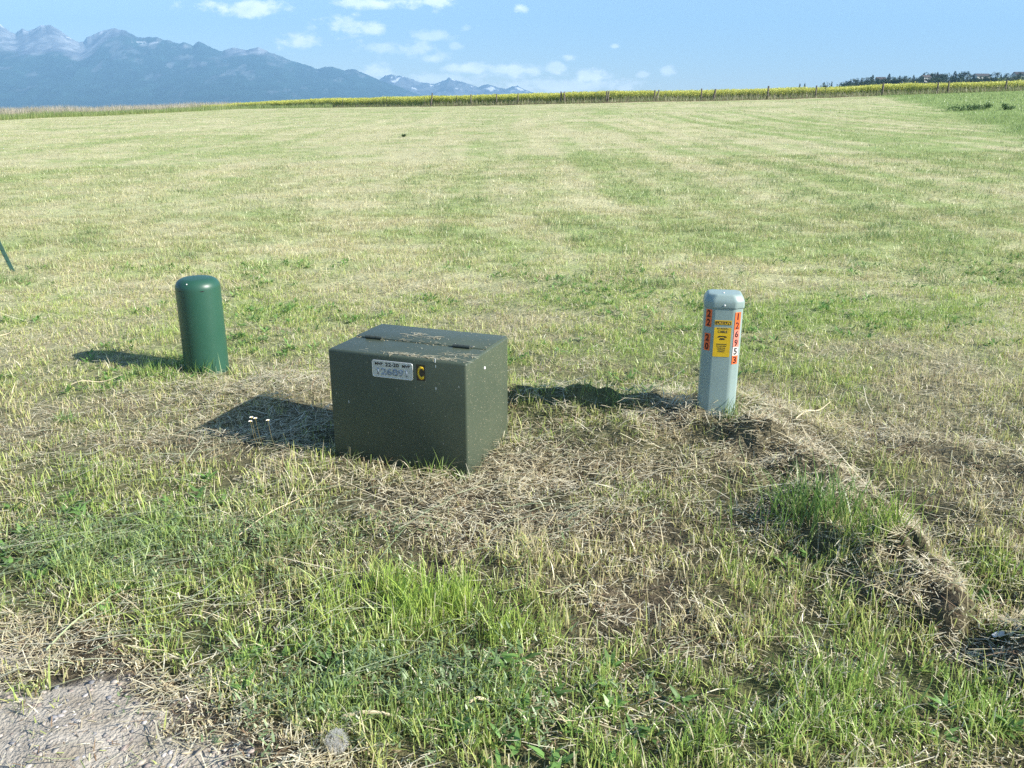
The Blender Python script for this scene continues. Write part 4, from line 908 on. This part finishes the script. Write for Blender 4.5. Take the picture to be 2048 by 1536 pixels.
def forest():
    MT = principled('bark', (.09, .07, .055), .9, .1, 0, (4, .5, (.13, .1, .08))); tm = trunk_mesh(MT)
    cr = {'conifer': [crown('conifer', s) for s in (1, 2, 3)], 'round': [crown('round', s) for s in (4, 5, 6)]}
    T = []                                                          # px, top row, kind
    for px, top, k in ((1692, 160, 'round'), (1702, 158, 'conifer'), (1713, 156, 'round'), (1724, 155, 'conifer'), (1737, 153.5, 'round'), (1746, 149.5, 'conifer'), (1757, 156, 'round'), (1768, 156, 'conifer'), (1779, 147, 'conifer'), (1790, 153, 'round'), (1800, 151, 'conifer'), (1809, 150, 'round'), (1819, 154, 'round'), (1828, 149.5, 'conifer'), (1840, 151.5, 'round'), (1849, 146, 'conifer'), (1860, 144, 'round'), (1869, 150, 'round'), (1876, 143.5, 'conifer'), (1886, 147, 'round'), (1895, 145, 'round'), (1904, 149, 'conifer'), (1911, 142, 'conifer'), (1921, 147, 'round'), (1930, 142, 'round'), (1940, 147, 'round'), (1948, 150, 'conifer'), (1982, 148, 'round'), (1993, 143.5, 'round'), (2003, 147.5, 'conifer'), (2014, 146, 'round'), (2027, 147, 'round'), (2041, 144.5, 'round'), (2060, 143, 'conifer'), (2085, 142, 'round'), (2120, 141, 'conifer')):
        T.append((px, top, k, HY + random.uniform(-60, 40)))
    for k in range(62):
        px = 1690 + 358 * (k + random.uniform(.1, .9)) / 62; T.append((px, np.interp(px, [1690, 1740, 1800, 1900, 2048], [164, 159, 157, 154, 151]) + random.uniform(-1.5, 2.5), random.choice(['round', 'round', 'conifer']), HY - random.uniform(70, 160)))
    for px, top, k in ((1600, 167, 'conifer'), (1610, 166, 'conifer'), (1651, 163, 'round'), (1664, 162.5, 'conifer'), (1147, 182.5, 'conifer'), (1152, 183, 'round'), (1163, 182.5, 'conifer')): T.append((px, top, k, 700. if px > 1500 else 900.))
    T.sort(key=lambda q: q[0])
    n = len(T)
    for i, (px, top, kind, y) in enumerate(T):
        x, _, ztop = at_y(px, top, y); zg = float(hillz(x, y)) if px > 1680 else -14.; h = ztop - zg; h = min(h, 24); zg = ztop - h
        if px > 1680: zg = max(zg, float(hillz(x, y)) - 1.5); h = max(ztop - zg, 4.5)
        desc = ('pointed dark conifer' if kind == 'conifer' else 'rounded dark tree')
        where = f"on the far wooded hill, number {i + 1 - 7} from its left end" if px > 1680 else ('rising just behind the canola left of the hill' if px > 1500 else 'peeping over the middle of the canola') + f", {['leftmost', 'next to leftmost', 'third from left', 'rightmost'][[q for q in range(n) if (T[q][0] > 1500) == (px > 1500) and T[q][0] < 1680].index(i)]}"
        t = thing('tree', f'{desc} {where}', 'tree', (x, y, zg), random.uniform(0, 6.28), 'trees on the far hill')
        ws = random.uniform(1.1, 1.7) if kind == 'round' else random.uniform(1.1, 1.6); ws = ws if px > 1680 else .45; t.scale = (h * ws, h * ws, h)
        link('trunk', tm, t); link('crown', random.choice(cr[kind]), t)
forest()
def houses():
    MWl = principled('pale siding', (.62, .62, .62), .7, .3, 0, (.6, .3, (.5, .5, .5))); MR = principled('dark shingles', (.07, .07, .075), .8, .2, 0, (.9, .4, (.1, .09, .09))); MRB = principled('brown shingles', (.085, .08, .08), .8, .2, 0, (.9, .4, (.15, .1, .08))); MG = principled('window glass', (.03, .04, .05), .15, .5, 0, (.5, .3, (.05, .06, .07)))
    for lab, px, py, w, d, h, rh, mr, rz in (('long low house with a dark roof near the right end of the far hill', 1963, 152.5, 18, 9, 3.2, 2.6, MR, .15), ('small house with a dark roof in the trees left on the far hill', 1761, 159, 10, 8, 3, 2.6, MRB, -.2),
                                            ('pale house among trees in the middle of the far hill', 1851, 154.5, 10, 8, 3, 2.3, MRB, .3), ('pale house between tall trees right of the hill middle', 1878, 153.5, 8, 7, 3.2, 2.4, MR, -.1), ('dark roofed house at the right edge of the photo on the far hill', 2042, 149, 16, 9, 3.2, 2.6, MR, -.1)):
        x, y, z = at_y(px, py, HY + 10); zg = z - 3.0
        t = thing('house', lab, 'house', (x, y, zg), rz)
        bm = bmesh.new(); box_bm(bm, -w / 2, w / 2, -d / 2, d / 2, -3, h); v = [bm.verts.new(p) for p in ((w / 2 - .01, -d / 2 + .3, h - .02), (w / 2 - .01, d / 2 - .3, h - .02), (w / 2 - .01, 0, h + rh * .9), (-w / 2 + .01, -d / 2 + .3, h - .02), (-w / 2 + .01, d / 2 - .3, h - .02), (-w / 2 + .01, 0, h + rh * .9))]
        bm.faces.new(v[:3]); bm.faces.new(v[:2:-1]); bm_obj('wall', bm, MWl, t, False)
        bm = bmesh.new(); e = .7; pr = [(-d / 2 - e, h - .25), (0, h + rh), (d / 2 + e, h - .25), (d / 2 + e, h + .02), (0, h + rh + .3), (-d / 2 - e, h + .02)]; A = [bm.verts.new((-w / 2 - e, a, b)) for a, b in pr]; Bq = [bm.verts.new((w / 2 + e, a, b)) for a, b in pr]
        for i in range(6): bm.faces.new((A[i], A[(i + 1) % 6], Bq[(i + 1) % 6], Bq[i]))
        bm.faces.new((A[0], A[5], A[4], A[1])); bm.faces.new((A[1], A[4], A[3], A[2])); bm.faces.new((Bq[0], Bq[1], Bq[4], Bq[5])); bm.faces.new((Bq[1], Bq[2], Bq[3], Bq[4])); bmesh.ops.recalc_face_normals(bm, faces=bm.faces); bm_obj('roof', bm, mr, t, False)
        for fx in (-.28, .05, .32):
            bm = bmesh.new(); box_bm(bm, fx * w - .6, fx * w + .6, -d / 2 - .05, -d / 2 + .05, 1.0, 2.3); bm_obj('window', bm, MG, t, False)
houses()

# ------------------------------------------------------------------ mountains
R1 = [(-700, 150), (-500, 90), (-330, 52), (-200, 40), (-90, 48), (-40, 38), (0, 49), (20, 64), (31, 67.6), (44, 56.7), (56, 64), (82, 52), (101, 50.5), (116, 59), (143.5, 78), (157, 84.7), (167, 84), (174, 74), (205, 61.4), (229, 55.6), (249.5, 61), (273, 74), (290, 75), (314, 74), (330, 80.6), (338, 81), (359, 88), (367, 84.7), (386, 91), (398, 82), (417, 93), (444, 102.5), (465, 95), (492, 101), (516, 95), (533, 102), (581, 120.6), (636, 137.7), (660, 132.5), (688, 141), (707, 138), (737, 151), (761, 161), (800, 174), (830, 186), (870, 200), (920, 214)]
R2 = [(600, 200), (690, 175), (740, 164), (761, 158), (772, 151), (783, 149), (793, 152), (805, 152), (820, 157), (839.5, 163.6), (855, 166), (869, 168.5), (888, 161), (893, 160), (898, 154), (903, 158), (913, 161), (930, 166), (957, 175), (965, 171), (976, 169), (990, 173), (1000, 176), (1012, 178), (1025, 173), (1035, 172), (1048, 179), (1064, 184.5), (1100, 196), (1180, 214)]
def mountain_mat(name, rock, treeline, snow):
    m = bpy.data.materials.new(name); m.use_nodes = True; N = m.node_tree.nodes; L = m.node_tree.links; b = N['Principled BSDF']; b.inputs['Roughness'].default_value = .95; b.inputs['Specular IOR Level'].default_value = .05
    at = N.new('ShaderNodeAttribute'); at.attribute_name = 'Col'; geo = N.new('ShaderNodeNewGeometry'); nz = N.new('ShaderNodeTexNoise'); nz.inputs['Scale'].default_value = .012; nz.inputs['Detail'].default_value = 7
    L.new(geo.outputs['Position'], nz.inputs['Vector']); mr = N.new('ShaderNodeMapRange'); mr.inputs['From Min'].default_value = .3; mr.inputs['From Max'].default_value = .7; mr.inputs['To Min'].default_value = .7; mr.inputs['To Max'].default_value = 1.3; L.new(nz.outputs['Fac'], mr.inputs['Value'])
    v = N.new('ShaderNodeVectorMath'); v.operation = 'SCALE'; L.new(at.outputs['Color'], v.inputs[0]); L.new(mr.outputs[0], v.inputs['Scale']); L.new(v.outputs[0], b.inputs['Base Color']); return m
def ridged(x, y, s, o=5):
    r = 0; a = .5
    for i in range(o):
        r = r + a * (1 - np.abs(2 * vn(x, y, s + i * 13) - 1)); a *= .5; x = x * 2.05 + 3.3; y = y * 2.05 + 1.7
    return r
def mountains(name, label, R, D, foot, back, nu, nt_, tl, seed, snowamt, far=False):
    pu = np.array([at_y(p, q, D)[0] / D for p, q in R]); pz = np.array([at_y(p, q, D)[2] for p, q in R])
    u = np.linspace(pu[0], pu[-1], nu); rid = np.interp(u, pu, pz)
    rid = rid + 26 * (ridged(u * 190, u * 0 + .5, seed, 5) - .62) * sst(100, 500, rid)
    t = np.concatenate([np.linspace(0, 1, nt_), np.linspace(1.04, 1.7, 24)]); Ug, Tg = np.meshgrid(u, t); Y = foot + (D - foot) * np.minimum(Tg, 1) + (back - D) * np.maximum(Tg - 1, 0) / .7; X = Ug * Y
    def sm(a, w):
        k = np.exp(-np.linspace(-2.5, 2.5, 2 * w + 1) ** 2); k /= k.sum(); return np.convolve(np.pad(a, w, mode='edge'), k, 'valid')
    w1 = sst(.86, 1.0, np.minimum(Tg, 2 - Tg)); w2 = sst(.45, .9, np.minimum(Tg, 2 - Tg)); H = lerp(lerp(sm(rid, 90)[None], sm(rid, 22)[None], w2), rid[None], w1) + 18; s = np.where(Tg <= 1, .30 * Tg + .70 * Tg ** 1.9, 1 - .9 * np.maximum(Tg - 1, 0) / .7)
    sp = ridged(X / 1500 + Y / 5200, Y / 6500, seed + 5) - .5; sp2 = ridged(X / 420, Y / 620, seed + 9) - .5
    k = np.clip(Tg, 0, 1) * np.clip(1.02 - Tg, 0, 1) * 4 * (Tg <= 1) + .25 * (Tg > 1)
    z = -18 + H * np.clip(s + k * (.20 * sp + .07 * sp2), 0, None)
    capz = (rid[None] / D) * Y * (1 - .06 * np.abs(1 - Tg)); z = np.where(Tg < 1, np.minimum(z, np.maximum(capz, -18)), z)
    el = z + 260 * (fbm(X / 700, Y / 700, seed + 3) - .5) * 2 + 220 * sp2 + 120 * sp
    below = sm(rid, 30)[None] - z; hi = sst(560, 900, rid)[None] * (.45 + .55 * sst(-.42, -.47, Ug))          # bare rock under the high summits only
    if far: hi = np.full_like(Ug, 1.0)
    rock = 1 - sst(-70, 70, below - hi * 330 + 260 * (fbm(X / 520, Y / 900, seed + 3) - .5) * 2 + 110 * sp2 + 40); rock = rock * (sst(60, 200, z) if far else sst(450, 650, z)); patch = sst(.64, .72, fbm(X / 130 + Y / 900, Y / 420, seed + 40, 4)) * sst(tl * .22, tl * .5, el) * .35
    fo = C(.022, .048, .038) * (1 + .9 * (fbm(X / 160, Y / 160, seed + 70, 3) - .5))[..., None]; rk = lerp(C(.085, .095, .12), C(.28, .295, .31), sst(.3, .7, .5 * fbm(X / 60, Y / 210, seed + 60, 4) + .5 * fbm(X / 190, Y / 330, seed + 62, 3))[..., None])
    if far: rk = rk * .62; fo = fo * .9
    c = lerp(fo, rk, np.clip(rock + patch, 0, 1)[..., None]); sn = sst(.70, .73, fbm(X / 150, Y / 260, seed + 80, 4)) * sst(tl + 90, tl + 220, el) * snowamt; sn = (sst(.66, .74, fbm(X / 110, Y / 260, seed + 80, 4)) * rock * sst(180, 330, z)) if far else sn
    c = lerp(c, C(.8, .82, .85), np.clip(sn, 0, 1)[..., None])
    n = nu; a = (np.arange(len(t) - 1)[:, None] * n + np.arange(n - 1)[None]).ravel(); F = np.column_stack([a, a + 1, a + n + 1, a + n])
    o = link(name, new_mesh(name, np.column_stack([X.ravel(), Y.ravel(), z.ravel()]), F, c.reshape(-1, 3), mountain_mat(name + ' slopes', 0, 0, 0), True)); tag(o, label, kind='structure')
mountains('mountain_range', 'hazy blue forested mountain range with bare grey summits on the left', R1, 12500., 8200., 15000., 980, 130, 640, 7, .5)
mountains('distant_peaks', 'pale distant snow flecked peaks right of the main range', R2, 15000., 12200., 16400., 600, 60, 330, 19, 2.5, True)

# ------------------------------------------------------------------ haze
def haze():
    bm = bmesh.new(); box_bm(bm, -17500, 17500, -17000, 17000, -22, 1560); m = bpy.data.materials.new('haze air'); m.use_nodes = True; N = m.node_tree.nodes; L = m.node_tree.links; N.clear()
    out = N.new('ShaderNodeOutputMaterial'); v = N.new('ShaderNodeVolumePrincipled'); v.inputs['Color'].default_value = (.33, .64, 1, 1); v.inputs['Density'].default_value = 8.9e-5; v.inputs['Anisotropy'].default_value = .0
    L.new(v.outputs[0], out.inputs['Volume']); o = bm_obj('haze', bm, m, None, False); tag(o, 'thin blue summer haze over the valley', 'haze', kind='stuff')
haze()
